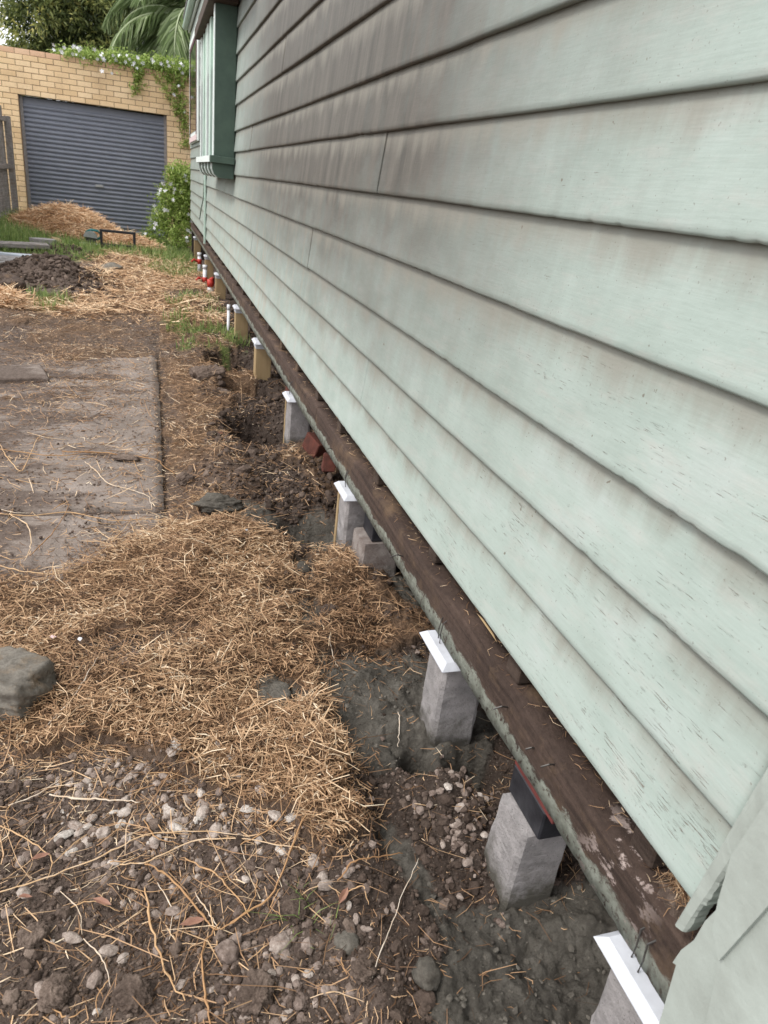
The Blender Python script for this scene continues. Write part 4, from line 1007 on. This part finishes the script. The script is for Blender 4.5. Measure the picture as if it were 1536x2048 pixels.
s5 = stump('concrete_stump', 2.085, 'mossy concrete stump with white cap rising from the concrete pit', seed=4, mat='stump')
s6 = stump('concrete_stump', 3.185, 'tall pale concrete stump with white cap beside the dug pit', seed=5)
for s_ in (s5, s6):
    MB().box(-.052, -.040, .052, .072, -.05, CAPZ - .03, .001).build('timber_strip', M['pine'], s_)
so = stump('rough_stump', 1.94, 'squat rough old stump with black packer behind the bearer', x0=.605, wdt=.12, mat='rough_stump', capped=False, z1=EYE - 1.0, seed=8, taper=.15)
MB().box(-.03, .05, -.05, .05, EYE - .998, EYE - .94, .002).box(-.03, .05, -.045, .045, EYE - .9398, EYE - .90, .002).build('packer', M['black'], so)
def post(yc, label, z0=-.1, w=.095, xo=.583, kind='pine'):
    o = empty('timber_post', (xo + w / 2, yc, 0), 0, label, 'post', 'timber posts under the house bearer')
    MB().box(-w / 2, w / 2, -w / 2, w / 2, z0, CAPZ - .045, .002).build('post', M[kind], o)
    MB().box(-w / 2 - .002, w / 2 + .002, -w / 2 - .002, w / 2 + .002, CAPZ - .0448, CAPZ - .014, .001).build('bracket', M['cap'], o)
    cap_mesh(o, -(xo + w / 2) + .569 + .075, 0, CAPZ + .0005, .062 if yc > 4 else .06)
    return o
post(4.38, 'nearest new pine post under the house, square cap on top')
p2 = post(5.58, 'second new pine post from the camera, white pipe just behind it')
post(7.45, 'third new pine post, beside the red pipe fitting')
post(9.05, 'fourth new pine post behind the white pipes')
post(11.5, 'farthest pine post near the tall grass')
for yb_ in (4.75, 5.9, 7.9): # old dark posts further in
    o = empty('old_post', (.78, yb_, 0), 0, {4.75: 'dark old post just behind the nearest pine post', 5.9: 'dark old post behind the second pine post', 7.9: 'dark old post behind the third pine post'}[yb_], 'post')
    MB().box(-.05, .05, -.05, .05, -.1, EYE - .9, .004).build('post', M['joist'], o)
# white pipes with red fittings
def pipe(x, y, r, z1, label, red):
    o = empty('drain_pipe', (x, y, 0), 0, label, 'pipe', 'white drain pipes beside the posts')
    b = MB(); b.tube([(0, 0, -.1), (0, 0, z1)], r, 12); b.build('pipe', M['pvc'], o, True)
    b = MB(); b.tube([(0, 0, z1 - .004), (0, 0, z1 + .035)], r * 1.18, 12); b.build('collar', M['pvc'], o, True)
    if red is not None:
        b = MB(); b.tube([(0, 0, red), (0, 0, red + .06)], r * 1.22, 12); b.tube([(-.01, 0, red + .02), (-.07, -.02, red + .05), (-.10, -.03, red + .02)], r * .6, 8); b.build('fitting', M['redp'], o, True)
    return o
pipe(.555, 5.78, .012, EYE - .96, 'thin white pipe standing just left of the second pine post', None)
pipe(.555, 8.6, .023, EYE - .995, 'white drain pipe with a red fitting at its foot', .05)
pipe(.56, 9.75, .023, EYE - .98, 'farther white drain pipe with red elbow', .12)
o = empty('red_standpipe', (.555, 7.72, .0), 0, 'red capped standpipe left of the third pine post', 'pipe')
b = MB(); b.tube([(0, 0, -.05), (0, 0, .13)], .03, 12); b.build('pipe', M['pvc'], o, True)
b = MB(); b.tube([(0, 0, .131), (0, 0, .2)], .036, 12); b.tube([(0, 0, .2), (.02, -.03, .215)], .02, 8); b.build('fitting', M['redp'], o, True)
# broken red bricks by the stumps
def chunk(name, px, py, X, sx, sy, sz, rz, mat, label, cat, z=None, rx=0):
    yy_, zz_ = WX(px, py, X)
    b = MB().box(-sx / 2, sx / 2, -sy / 2, sy / 2, 0, sz, .004, .006); o = b.build(name, M[mat]); o.location = (X, yy_, (zz_ - sz * .5) if z is None else z)
    o.rotation_euler = (rx, .1, rz); return tag(o, label, cat)
chunk('broken_brick', 628, 890, .69, .07, .11, .08, .4, 'brickred', 'broken red brick leaning behind the tall concrete stump', 'brick', rx=.3)
chunk('broken_brick', 658, 925, .68, .06, .09, .07, -.3, 'brickred', 'second broken red brick nearer the camera under the bearer', 'brick', rx=-.2)
chunk('broken_brick', 590, 775, .70, .07, .1, .08, .2, 'brickred', 'broken red brick past the tall stump in deep shade', 'brick')
stone('brick_shard', 442, 882, .02, 'brickred', 'small red brick shard beside the pale rubble chunk', 'brick', .8, 44, .8, boxy=.8)
# debris nest and crumbs on the bearer
nx_, ny_ = .634, .472
n = 260; a = RNG.uniform(0, 6.28, n); r = np.abs(RNG.normal(0, .017, n))
P = np.stack([nx_ + r * np.cos(a) * .8, ny_ + r * np.sin(a) * 1.3, EYE - .795 + .03 * np.exp(-(r / .03) ** 2) + RNG.random(n) * .01], 1)
V, F, S = strands(P, RNG.uniform(0, 6.28, n), RNG.uniform(.01, .04, n), RNG.uniform(.0006, .0013, n), RNG.normal(0, .5, n), RNG.normal(0, .3, n), RNG.uniform(.2, .9, n))
nest = empty('debris_nest', (0, 0, 0), 0, 'clump of soil and straw like a nest on the bearer near the corner', 'debris clump')
link('straw', npmesh('straw', V, F, M['straw'], True, {'shade': S}), nest)['kind'] = 'stuff'
TV, TF = ICO3; dd = fbm(TV[:, 0] * 4 + 3, TV[:, 1] * 4 + TV[:, 2] * 3, 5, 4) - .5
Vn = TV * (1 + 1.0 * dd)[:, None] * np.array([.022, .034, .026]) + np.array([nx_, ny_, EYE - .797])
link('soil', npmesh('soil', Vn, TF, M['clod'], True, {'shade': .5 + dd}), nest)
n = 500; yv = .3 + 5 * RNG.random(n) ** 1.5; P = np.stack([RNG.uniform(.61, .66, n), yv, np.full(n, EYE - .792)], 1)
V, F, S = strands(P, RNG.uniform(0, 6.28, n), RNG.uniform(.006, .03, n), RNG.uniform(.0006, .0016, n), RNG.normal(0, .2, n), RNG.normal(0, .3, n), RNG.uniform(.1, .9, n))
tag(link('bearer_litter', npmesh('bearer_litter', V, F, M['straw'], True, {'shade': S})), 'straw crumbs and dust lying on top of the bearer', 'litter', kind='stuff')

# litter
def scrap(px, py, s, mat, label):
    x, y = G(px, py); b = MB(); n = 6
    V = [(math.cos(k) * s * rs.uniform(.6, 1), math.sin(k) * s * rs.uniform(.5, 1), rs.uniform(0, s * .6)) for k in range(n)] + [(0, 0, s * .7), (0, 0, -.001)]
    b.add(V, [(k, (k + 1) % n, n) for k in range(n)] + [((k + 1) % n, k, n + 1) for k in range(n)])
    o = b.build('paper_scrap', M[mat]); o.location = (x, y, float(HT(x, y)) + .03); return tag(o, label, 'litter')
scrap(108, 1302, .011, 'paper', 'crumpled white and pink paper scrap on the straw')
scrap(162, 1310, .009, 'flower', 'small white scrap beside the pink paper')
scrap(490, 1130, .006, 'shadegrey', 'tiny blue plastic scrap on the straw mound')
def leaf(px, py, s, rz, label):
    x, y = G(px, py); b = MB()
    V = [(-s, 0, 0), (-s * .3, s * .32, .004), (s * .4, s * .28, .003), (s, 0, .002), (s * .4, -s * .28, .005), (-s * .3, -s * .32, .006), (0, 0, 0), (0, 0, -.002)]
    b.add(V, [(0, 1, 6), (1, 2, 6), (2, 3, 6), (3, 4, 6), (4, 5, 6), (5, 0, 6), (1, 0, 7), (2, 1, 7), (3, 2, 7), (4, 3, 7), (5, 4, 7), (0, 5, 7)])
    o = b.build('dead_leaf', M['dead_leaf']); o.location = (x, y, float(HT(x, y)) + .012); o.rotation_euler = (.2, .1, rz); return tag(o, label, 'leaf')
M['dead_leaf'] = simple('dead_leaf_skin', (.34, .19, .13), (.22, .11, .08), .6, 60)
leaf(82, 1728, .017, .3, 'pinkish dead leaf on the gravel at left')
leaf(205, 1812, .018, -.5, 'dark dead leaf lying on the lower gravel')
leaf(682, 1825, .02, .9, 'orange dead leaf right of the grass tuft')
leaf(385, 1850, .022, .1, 'brown dead leaf under the looped stalk')
leaf(52, 1805, .012, -.2, 'small brown leaf near the left edge')
leaf(625, 1556, .012, .6, 'small rusty leaf on the straw mound')

# ------------------------------------------------------------------ things lying in the yard
def at(px, py, z=.02): return G(px, py, z)
x, y = at(5, 492, .1)
o = empty('timber_plank', (x - .35, y + .1, .07), .12, 'weathered grey brown plank lying in grass at the left', 'plank'); MB().box(-.75, .85, -.14, .14, 0, .05, .004, .003).build('plank', M['grey_timber'], o); o.rotation_euler = (.0, -.02, .25)
x, y = at(45, 506, .1)
o = empty('timber_offcut', (x, y, .05), .3, 'dark short board beneath the grey plank', 'board'); MB().box(-.5, .5, -.12, .12, 0, .035, .003, .003).build('board', M['joist'], o)
x, y = at(88, 484, .12)
o = MB().prism([(.17 * math.cos(k * .785) + rs.uniform(-.02, .02), .12 * math.sin(k * .785)) for k in range(8)], 0, .10, 'z').build('concrete_lump', M['stump']); o.location = (x, y, .06); tag(o, 'round pale concrete lump in the grass beside the planks', 'concrete lump')
x, y = at(18, 527, .08)
o = MB().box(-.45, .32, -.28, .25, 0, .07, .01, .03).build('broken_slab', M['stump']); o.location = (x, y, .05); o.rotation_euler = (.04, -.05, .3); tag(o, 'pale broken concrete slab at the left edge of the yard', 'concrete slab')
x, y = at(28, 514, .12)
o = MB().box(-.22, .2, -.05, .05, 0, .05, .01, .02).build('broken_slab', M['shadegrey']); o.location = (x, y, .11); tag(o, 'bluish white fragment resting on the broken slab', 'concrete slab')
x, y = at(25, 755, .03)
o = MB().box(-.13, .16, -.14, .13, 0, .035, .006, .012).build('slab_fragment', M['slab']); o.location = (x, y, .03); o.rotation_euler = (.05, -.06, .25); tag(o, 'broken slab corner lying on the dirty path', 'slab fragment')
x, y = at(118, 493, .05)
o = MB().box(-.07, .07, -.1, .1, 0, .03, .003, .01).build('wood_offcut', M['pine']); o.location = (x, y, .09); o.rotation_euler = (.5, .1, .7); tag(o, 'small pale wood offcut on the little soil mound', 'offcut')
# circular saw resting on a board
x, y = at(160, 488, .0)
o = empty('timber_batten', (x - .05, y + .02, -.035), -.06, 'pale grey batten under the circular saw', 'batten'); MB().box(-.28, .38, -.045, .045, 0, .035, .002).build('batten', M['stump'], o)
x, y = at(182, 488, .0)
saw = empty('circular_saw', (x, y, .0), -.25, 'teal and grey circular saw lying beside the black frame', 'power saw')
b = MB()
def disc(b, cx, cz, r, y0, y1, n=22, a0=0, a1=6.2832):
    P = [(cx + r * math.cos(a0 + (a1 - a0) * k / n), cz + r * math.sin(a0 + (a1 - a0) * k / n)) for k in range(n + (0 if a1 - a0 > 6.2 else 1))]
    b.prism(P, y0, y1, 'y')
M['teal'] = simple('teal_plastic', (.02, .16, .15), (.01, .10, .10), .4, 20); M['silver'] = simple('cast_alloy', (.45, .46, .47), None, .35, 20, metal=.6)
disc(b, 0, .085, .10, -.03, .02, 22, .05, 3.0); b.build('blade_guard', M['silver'], saw)
b = MB(); disc(b, 0, .09, .09, -.006, 0.0, 26); b.build('blade', M['steel'], saw)
MB().box(-.15, .17, -.08, .06, .002, .012, .001).build('base_plate', M['silver'], saw)
b = MB(); b.tube([(-.02, .03, .10), (-.02, .13, .10)], [.05, .045], 14); b.build('motor', M['teal'], saw, True)
b = MB(); b.tube([(.08, .05, .06), (.14, .05, .12), (.10, .05, .19), (.0, .05, .20), (-.08, .05, .16)], .018, 8); b.build('handle', M['teal'], saw, True)
# black frame standing on the straw
x, y = at(237, 504, -.05)
fr = empty('black_rack', (x, y, -.06), -.05, 'black metal frame standing upright on the straw', 'frame')
w_, h_ = .50, .31
b = MB().box(-w_ / 2, w_ / 2, -.02, .02, 0, .115, .004); b.build('lower_panel', M['black'], fr)
b = MB().box(-w_ / 2, w_ / 2, -.022, .022, h_ - .035, h_, .004).box(-w_ / 2, -w_ / 2 + .036, -.022, .022, .1155, h_ - .0355, .003).box(w_ / 2 - .036, w_ / 2, -.022, .022, .1155, h_ - .0305, .003); b.build('rail', M['black'], fr)
b = MB(); [b.tube([(sx * .16, -.03, .055), (sx * .16, .03, .055)], .012, 8) for sx in (-1, 1)]; b.build('bolt', M['steel'], fr)

# ------------------------------------------------------------------ garage
GY0 = 15.4
GAR = empty('brick_garage', (0, 0, 0), 0, 'cream brick garage with grey roller door at the end of the yard', 'garage')
dz0 = EYE + .842; c_h = .0862; dx0, dx1 = -2.167, .289
gl, grt = -3.127, 1.249
bm1 = MB().box(0, .230, 0, .11, 0, .0762, .003, .0008).mesh('brick', M['brick'])
bm2 = MB().box(0, .230, 0, .11, 0, .0762, .003, .0008).mesh('brick', M['brick_top'])
bh = MB().box(0, .110, 0, .11, 0, .0762, .003, .0008).mesh('brick', M['brick'])
rest = MB(); nb = 0
MB().box(gl + .003, dx0, GY0 + .004, GY0 + .2, -.4, dz0 - .002).box(dx1, grt - .003, GY0 + .004, GY0 + .2, -.4, dz0 - .002).box(gl + .003, grt - .003, GY0 + .004, GY0 + .2, dz0, dz0 + 8 * c_h).build('mortar', M['mortar'], GAR)
for k in range(-30, 8):
    z = dz0 + k * c_h + .004
    off = 0 if k % 2 else .12
    segs = [(gl, grt)] if k >= 0 else [(gl, dx0), (dx1, grt)]
    for a, b_ in segs:
        xs = a - off if off else a
        while xs < b_ - .02:
            x0_, x1_ = max(xs, a), min(xs + .24, b_)
            if x1_ - x0_ > .05:
                half = (x1_ - x0_) < .2
                if x1_ < -2.62 or x0_ > .78 or (x1_ < -2.42 and z < 1.5) or z < -.12 or (x0_ > .55 and z < .8):
                    rest.box(x0_ + .005, x1_ - .005, GY0, GY0 + .1, z, z + .0762)
                else:
                    o = link('brick', bh if half else (bm2 if k == 7 else bm1), GAR); o.location = (x0_ + .005, GY0 + rs.uniform(-.0035, .0015), z + rs.uniform(-.001, .001))
                    if half: o.scale = ((x1_ - x0_ - .01) / .110, 1, 1)
                    nb += 1
            xs += .24
print('bricks', nb)
ro = rest.build('brickwork', M['brick'], GAR); ro['kind'] = 'stuff'
MB().box(gl, gl + .2, GY0 + .201, GY0 + 5.5, -.4, dz0 + 7 * c_h).box(grt - .2, grt, GY0 + .201, GY0 + 5.5, -.4, dz0 + 7 * c_h).build('side_wall', M['brick'], GAR)
MB().box(gl + .2, grt - .2, GY0 + .201, GY0 + 5.5, dz0 + .4, dz0 + .5).build('roof', M['roof'], GAR)
door = empty('roller_door', (0, 0, 0)); door.parent = GAR
pts = []; nrib = 27; zt, zbm = dz0 - .02, -.16; ph = (zt - .12 - zbm - .06) / nrib
prof = [(GY0 + .165, zt), (GY0 + .150, zt - .10)]
z = zt - .10
for k in range(nrib):
    prof += [(GY0 + .150, z - ph * .08), (GY0 + .134, z - ph * .22), (GY0 + .128, z - ph * .5), (GY0 + .134, z - ph * .78), (GY0 + .152, z - ph * .9), (GY0 + .152, z - ph)]
    z -= ph
Vd = [(xx, p[0], p[1]) for p in prof for xx in (dx0 + .04, dx1 - .04)]
Fd = [(2 * i, 2 * i + 1, 2 * i + 3, 2 * i + 2) for i in range(len(prof) - 1)]
MB().add(Vd, Fd).build('curtain', M['lead'], door)
MB().box(dx0 + .04, dx1 - .04, GY0 + .12, GY0 + .165, zbm - .04, zbm + .055, .004).build('bottom_rail', M['lead'], door)
for xa in (dx0 + .001, dx1 - .05): MB().box(xa, xa + .049, GY0 + .10, GY0 + .127, -.3, dz0 - .003).build('guide', M['stump'], door)
MB().box(-.995, -.86, GY0 + .108, GY0 + .1275, EYE - .50, EYE - .455, .003).build('handle', M['silver'], door)
MB().box(dx0 + .002, dx1 - .002, GY0 + .19, GY0 + .199, -.3, dz0 - .004).build('backing', M['core'], door)

# ------------------------------------------------------------------ paling fence
FN = empty('paling_fence', (-2.38, 14.9, .05), 0, 'weathered grey paling fence meeting the garage wall at left', 'fence')
def fb(name, x0, x1, y0, y1, z0, z1, mat='grey_timber', b=.003, j=.003): return MB().box(x0, x1, y0, y1, z0, z1, b, j).build(name, M[mat], FN)
fb('post', .005, .10, .14, .26, -.3, 1.62); fb('post', .005, .10, -2.3, -2.2, -.3, 1.6); fb('post', .005, .10, -4.8, -4.7, -.3, 1.6)
for z in (.03, .78, 1.50): fb('rail', .0, .055, -7.2, .135, z + .03, z + .10)
for k in range(56):
    y = .06 - k * .13; h = 1.74 + rs.uniform(-.03, .03)
    o = fb('paling', -.022, -.004, y - .058, y + .058, .02, h); o.rotation_euler = (rs.uniform(-.012, .012), 0, rs.uniform(-.02, .02))
fb('plinth', -.03, .02, -7.2, .13, -.15, .018)

# ------------------------------------------------------------------ foliage
M['leaf_tree'] = mat_leaf('broad_leaf', [(0, (.03, .045, .016)), (.4, (.125, .16, .055)), (.72, (.29, .31, .10)), (1, (.56, .50, .16))], .4, .4)
M['leaf_palm'] = mat_leaf('palm_leaflet', [(0, (.08, .115, .05)), (.5, (.27, .36, .16)), (1, (.70, .76, .54))], .45, .35)
M['leaf_vine'] = mat_leaf('climber_leaf', [(0, (.08, .12, .025)), (.5, (.27, .38, .08)), (1, (.55, .62, .22))], .35, .5)
def leaves(C, N, ln, wd, shade, droop=.3):
    """folded four-point leaves at C, pointing along N"""
    n = len(C); N = N / (np.linalg.norm(N, axis=1)[:, None] + 1e-9)
    r = RNG.normal(0, 1, (n, 3)); S = np.cross(N, r); S /= np.linalg.norm(S, axis=1)[:, None] + 1e-9; U = np.cross(S, N)
    out = np.zeros((n, 4, 3), np.float32)
    out[:, 0] = C; out[:, 1] = C + N * (ln * .45)[:, None] + S * (wd * .5)[:, None] + U * (wd * .15)[:, None]
    out[:, 2] = C + N * ln[:, None] - np.array([0, 0, 1]) * (ln * droop * .5)[:, None]
    out[:, 3] = C + N * (ln * .45)[:, None] - S * (wd * .5)[:, None] + U * (wd * .15)[:, None]
    b = np.arange(n)[:, None] * 4
    F = np.stack([b + np.array([0, 1, 2]), b + np.array([0, 2, 3])], 1).reshape(-1, 3)
    return out.reshape(-1, 3), F, np.repeat(shade, 4)
def crown(parent, blobs, n_cl, per, ln, wd, mat, sh0, spread, name='crown'):
    C = []; N = []; S = []
    bl = np.array(blobs); wts = (bl[:, 3] * bl[:, 4] * bl[:, 5]) ** .67; wts /= wts.sum()
    ids = RNG.choice(len(bl), n_cl, p=wts)
    d = RNG.normal(0, 1, (n_cl, 3)); d /= np.linalg.norm(d, axis=1)[:, None]
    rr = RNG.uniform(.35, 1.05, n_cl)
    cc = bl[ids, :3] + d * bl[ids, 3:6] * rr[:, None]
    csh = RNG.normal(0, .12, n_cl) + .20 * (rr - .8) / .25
    C = np.repeat(cc, per, 0) + RNG.normal(0, spread, (n_cl * per, 3)) * np.array([1, 1, .6])
    N = np.repeat(d, per, 0) * .7 + RNG.normal(0, .6, (n_cl * per, 3)); N[:, 2] -= .25
    n = len(C); L_ = RNG.uniform(*ln, n); W_ = RNG.uniform(*wd, n)
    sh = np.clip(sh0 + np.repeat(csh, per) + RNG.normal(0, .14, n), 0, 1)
    V, F, S = leaves(C, N, L_, W_, sh)
    return link(name, npmesh(name, V, F, M[mat], False, {'shade': S}), parent)
def trunk(parent, base, top, r, limbs):
    b = MB(); base = Vector(base); top = Vector(top)
    b.tube([base, base.lerp(top, .35) + Vector((.1, .05, 0)), base.lerp(top, .7), top], [r * 1.25, r, r * .8, r * .45], 9)
    for l in limbs:
        s = base.lerp(top, rs.uniform(.35, .85)); e_ = Vector(l); b.tube([s, s.lerp(e_, .5) + Vector((0, 0, .25)), e_], [r * .45, r * .28, r * .1], 6)
    return b.build('trunk', M['bark'], parent, True)
T1 = empty('broadleaf_tree', (-1.8, 21.5, 0), 0, 'big dense olive green tree behind the brick garage', 'tree')
bl = [(-.55, 0, 4.0, .95, 1.2, 1.1), (.35, .1, 4.1, 1.0, 1.2, 1.2), (1.2, .2, 3.7, .9, 1.1, 1.0), (-.2, .2, 5.1, 1.3, 1.3, .9), (1.0, .3, 5.0, 1.0, 1.2, .9), (-.5, .2, 3.0, .9, 1, .7), (.8, .1, 3.0, 1.1, 1, .7), (.3, .4, 6.0, 1.1, 1.1, .7)]
trunk(T1, (0, .3, -.2), (.2, .3, 4.6), .2, [b_[:3] for b_ in bl])
crown(T1, bl, 1500, 34, (.09, .17), (.03, .05), 'leaf_tree', .46, .13)
T2 = empty('dark_tree', (-.1, 26, 0), 0, 'dark green tree showing between the big tree and the palm', 'tree')
bl = [(-.2, 0, 4.2, 1.3, 1.2, 1.3), (.8, 0, 4.0, 1.2, 1.2, 1.3), (.2, 0, 5.6, 1.3, 1.2, 1.0), (0, 0, 3.0, 1.5, 1.2, .9)]
trunk(T2, (.1, .2, -.2), (.1, .2, 5), .2, [b_[:3] for b_ in bl]); crown(T2, bl, 700, 30, (.10, .17), (.03, .055), 'leaf_tree', .12, .18)
T3 = empty('distant_tree', (-5.6, 30, 0), 0, 'thin pale tree against the sky at the upper left corner', 'tree')
bl = [(.5, 0, 6.1, .6, .7, .5), (.9, 0, 3.9, .35, .6, .4), (-1, 0, 4.2, 1.2, 1, 1.3)]
trunk(T3, (0, .2, -.2), (.2, .2, 5), .14, [b_[:3] for b_ in bl]); crown(T3, bl, 60, 18, (.10, .2), (.03, .05), 'leaf_tree', .55, .2)
# palm
PM = empty('palm_tree', (1.05, 18.0, 0), 0, 'arching feathery palm behind the garage beside the house', 'palm tree')
b = MB(); b.tube([(0, 0, -.2), (.03, 0, 1.5), (0, 0, 2.8), (0, 0, 3.95)], [.22, .17, .16, .2], 12); b.build('trunk', M['bark'], PM, True)
def frond(az, el, L_, seed, sag=1.0):
    n = 20; pts = []; p = Vector((0, 0, 3.95)); e_ = el
    for i in range(n + 1):
        pts.append(p.copy()); d = Vector((math.cos(az) * math.cos(e_), math.sin(az) * math.cos(e_), math.sin(e_))); p = p + d * (L_ / n); e_ -= sag * (.045 + .10 * (i / n))
    P = np.array([q[:] for q in pts]); T = np.gradient(P, axis=0); T /= np.linalg.norm(T, axis=1)[:, None]
    side = np.array([-math.sin(az), math.cos(az), 0])
    C = []; N = []; LL = []
    for i in np.linspace(2.5, n - .2, 84):
        k = int(i); f_ = i - k; c = P[k] * (1 - f_) + P[min(k + 1, n)] * f_; t = T[k]; u = i / n
        for sg in (-1, 1):
            C.append(c); N.append(t * .75 + side * sg * .8 + np.array([0, 0, -.35]) + RNG.normal(0, .08, 3)); LL.append(.62 * math.sin(math.pi * min(1, u * .85 + .12)) ** .7)
    C = np.array(C); N = np.array(N); LL = np.array(LL) * RNG.uniform(.85, 1.1, len(LL))
    V, F, S = leaves(C, N, LL, np.full(len(LL), .026), np.clip(.45 + RNG.normal(0, .2, len(LL)), 0, 1), .75)
    bt = MB(); bt.tube(P.tolist(), [.022 * (1 - .8 * i / n) + .003 for i in range(n + 1)], 5)
    Vt = np.array(bt.v); q = [f for f in bt.f if len(f) == 4]
    Ft = np.array([[f[0], f[1], f[2]] for f in q] + [[f[0], f[2], f[3]] for f in q])
    V2 = np.concatenate([V, Vt]); F2 = np.concatenate([F, Ft + len(V)]); S2 = np.concatenate([S, np.full(len(Vt), .9)])
    return link('frond', npmesh('frond', V2, F2, M['leaf_palm'], False, {'shade': S2}), PM)
for k in range(26):
    az = math.pi + (k % 13 - 6) * .30 + rs.uniform(-.1, .1) if k < 20 else rs.uniform(0, 6.28)
    frond(az, (.8, .3, -.15)[k % 3] + rs.uniform(-.15, .15), rs.uniform(2.0, 2.7), k, rs.uniform(.9, 1.35))

# climbers and flowering bush
fl = MB()
for k in range(5):
    a = k * 1.2566; c, s = math.cos(a), math.sin(a); c2, s2 = math.cos(a + .5), math.sin(a + .5); c3, s3 = math.cos(a - .5), math.sin(a - .5)
    fl.add([(0, 0, 0), (.6 * c2, .6 * s2, .12), (1.0 * c, 1.0 * s, .05), (.6 * c3, .6 * s3, .12)], [(0, 1, 2, 3)])
flm = fl.mesh('flower', M['flower'])
def flowers(par, pts, r):
    for p in pts:
        o = link('flower', flm, par); o.location = p; q = rs.uniform(.75, 1.25) * r; o.scale = (q, q, q)
        o.rotation_euler = (math.radians(90) + rs.uniform(-.7, .7), rs.uniform(-.6, .6), rs.uniform(-.7, .4))
CL = empty('flowering_climber', (0, GY0, EYE + 1.53), 0, 'climber with white flowers trailing over the garage parapet', 'climber')
n_cl, per = 260, 34
xx = -1.55 + 2.6 * RNG.random(n_cl) ** .8; ht = .04 + .11 * ss(-1.6, .6, xx)
cc = np.stack([xx, RNG.uniform(-.08, .35, n_cl), RNG.uniform(-.05, 1, n_cl) * ht + .02], 1)
hang = []
for (hx_, hl) in ((-.235, .5), (-.20, .42), (-.16, .35), (.36, .55), (.45, .7), (.52, .9), (.60, 1.2), (.15, .25), (.30, .35)):
    m_ = int(hl * 26); t = RNG.random(m_); hang.append(np.stack([hx_ + RNG.normal(0, .035, m_), np.full(m_, -.05) + RNG.normal(0, .02, m_), .05 - t * hl], 1))
cc2 = np.concatenate(hang)
C = np.concatenate([np.repeat(cc, per, 0) + RNG.normal(0, .055, (n_cl * per, 3)), np.repeat(cc2, 12, 0) + RNG.normal(0, .025, (len(cc2) * 12, 3))])
N = RNG.normal(0, 1, C.shape); N[:, 1] -= .6; n = len(C)
V, F, S = leaves(C, N, RNG.uniform(.035, .08, n), RNG.uniform(.016, .03, n), np.clip(.5 + RNG.normal(0, .22, n), 0, 1))
link('foliage', npmesh('foliage', V, F, M['leaf_vine'], False, {'shade': S}), CL)
flowers(CL, [(rs.uniform(-1.55, .75), rs.uniform(-.18, -.05), rs.uniform(.0, .16)) for _ in range(48)] + [(-.62, -.13, -.17), (-.78, -.13, -.16), (.42, -.1, -.35), (.6, -.1, -.6), (-.27, -.12, .02), (.5, -.1, -.2), (-.2, -.12, -.03)], .035)
for hx_, hl in ((-.2, .45), (.36, .55), (.45, .7), (.52, .9), (.60, 1.2)):
    b = MB(); b.tube([(hx_, -.03, .05), (hx_ + .02, -.035, -hl * .5), (hx_ - .01, -.03, -hl)], .003, 4); b.build('stem', M['bark'], CL)
def bush(cx, cy, z0, label, w, h, ncl, nfl, name='flowering_bush'):
    o = empty(name, (cx, cy, z0), 0, label, 'bush')
    t = RNG.random(ncl) ** .8; r = w * (1 - .62 * t) * np.sqrt(RNG.random(ncl)) ; a = RNG.uniform(0, 6.28, ncl)
    cc = np.stack([r * np.cos(a) + .22 * w * t, r * np.sin(a), t * h], 1); C = np.repeat(cc, 30, 0) + RNG.normal(0, .06, (ncl * 30, 3))
    N = RNG.normal(0, 1, C.shape); N[:, 2] += .3; n = len(C)
    sh = np.clip(.5 + np.repeat(RNG.normal(0, .12, ncl), 30) + RNG.normal(0, .18, n), 0, 1)
    V, F, S = leaves(C, N, RNG.uniform(.035, .085, n), RNG.uniform(.014, .03, n), sh)
    link('foliage', npmesh('foliage', V, F, M['leaf_vine'], False, {'shade': S}), o)
    for k in range(9):
        b = MB(); aa = k * .7; b.tube([(0, 0, -.05), (.2 * w * math.cos(aa), .2 * w * math.sin(aa), h * .4), (.4 * w * math.cos(aa), .4 * w * math.sin(aa), h * .8)], .006, 4); b.build('stem', M['bark'], o)
    P = []
    for _ in range(nfl):
        t = rs.random(); a = rs.uniform(2.6, 5.6); rr = w * (1 - .62 * t) * rs.uniform(.85, 1.1); P.append((rr * math.cos(a) + .22 * w * t, rr * math.sin(a), t * h * 1.02))
    flowers(o, P, .04); return o
bush(.42, 14.1, -.12, 'tall bright green bush with white flowers between garage and house', .60, 1.32, 420, 46)
# neighbour's roof beyond
NB = empty('neighbour_house', (-8.2, 30, 0), 0, 'pale roof corner of a neighbouring house at the far left', 'house')
MB().prism([(-5, 3.4), (-1, 5.2), (4.6, 3.7 - .05), (4.6, 3.5)], 0, 8, 'y').build('roof', M['shadegrey'], NB)
MB().box(-4.5, 4.0, .3, 7.5, -.3, 3.38).build('wall', M['white_trim'], NB)
print('objects', len(SC.objects), 'tris', sum(len(p.vertices) - 2 for m in bpy.data.meshes for p in m.polygons) if len(bpy.data.meshes) < 0 else sum(len(m.loops) - 2 * len(m.polygons) for m in bpy.data.meshes))
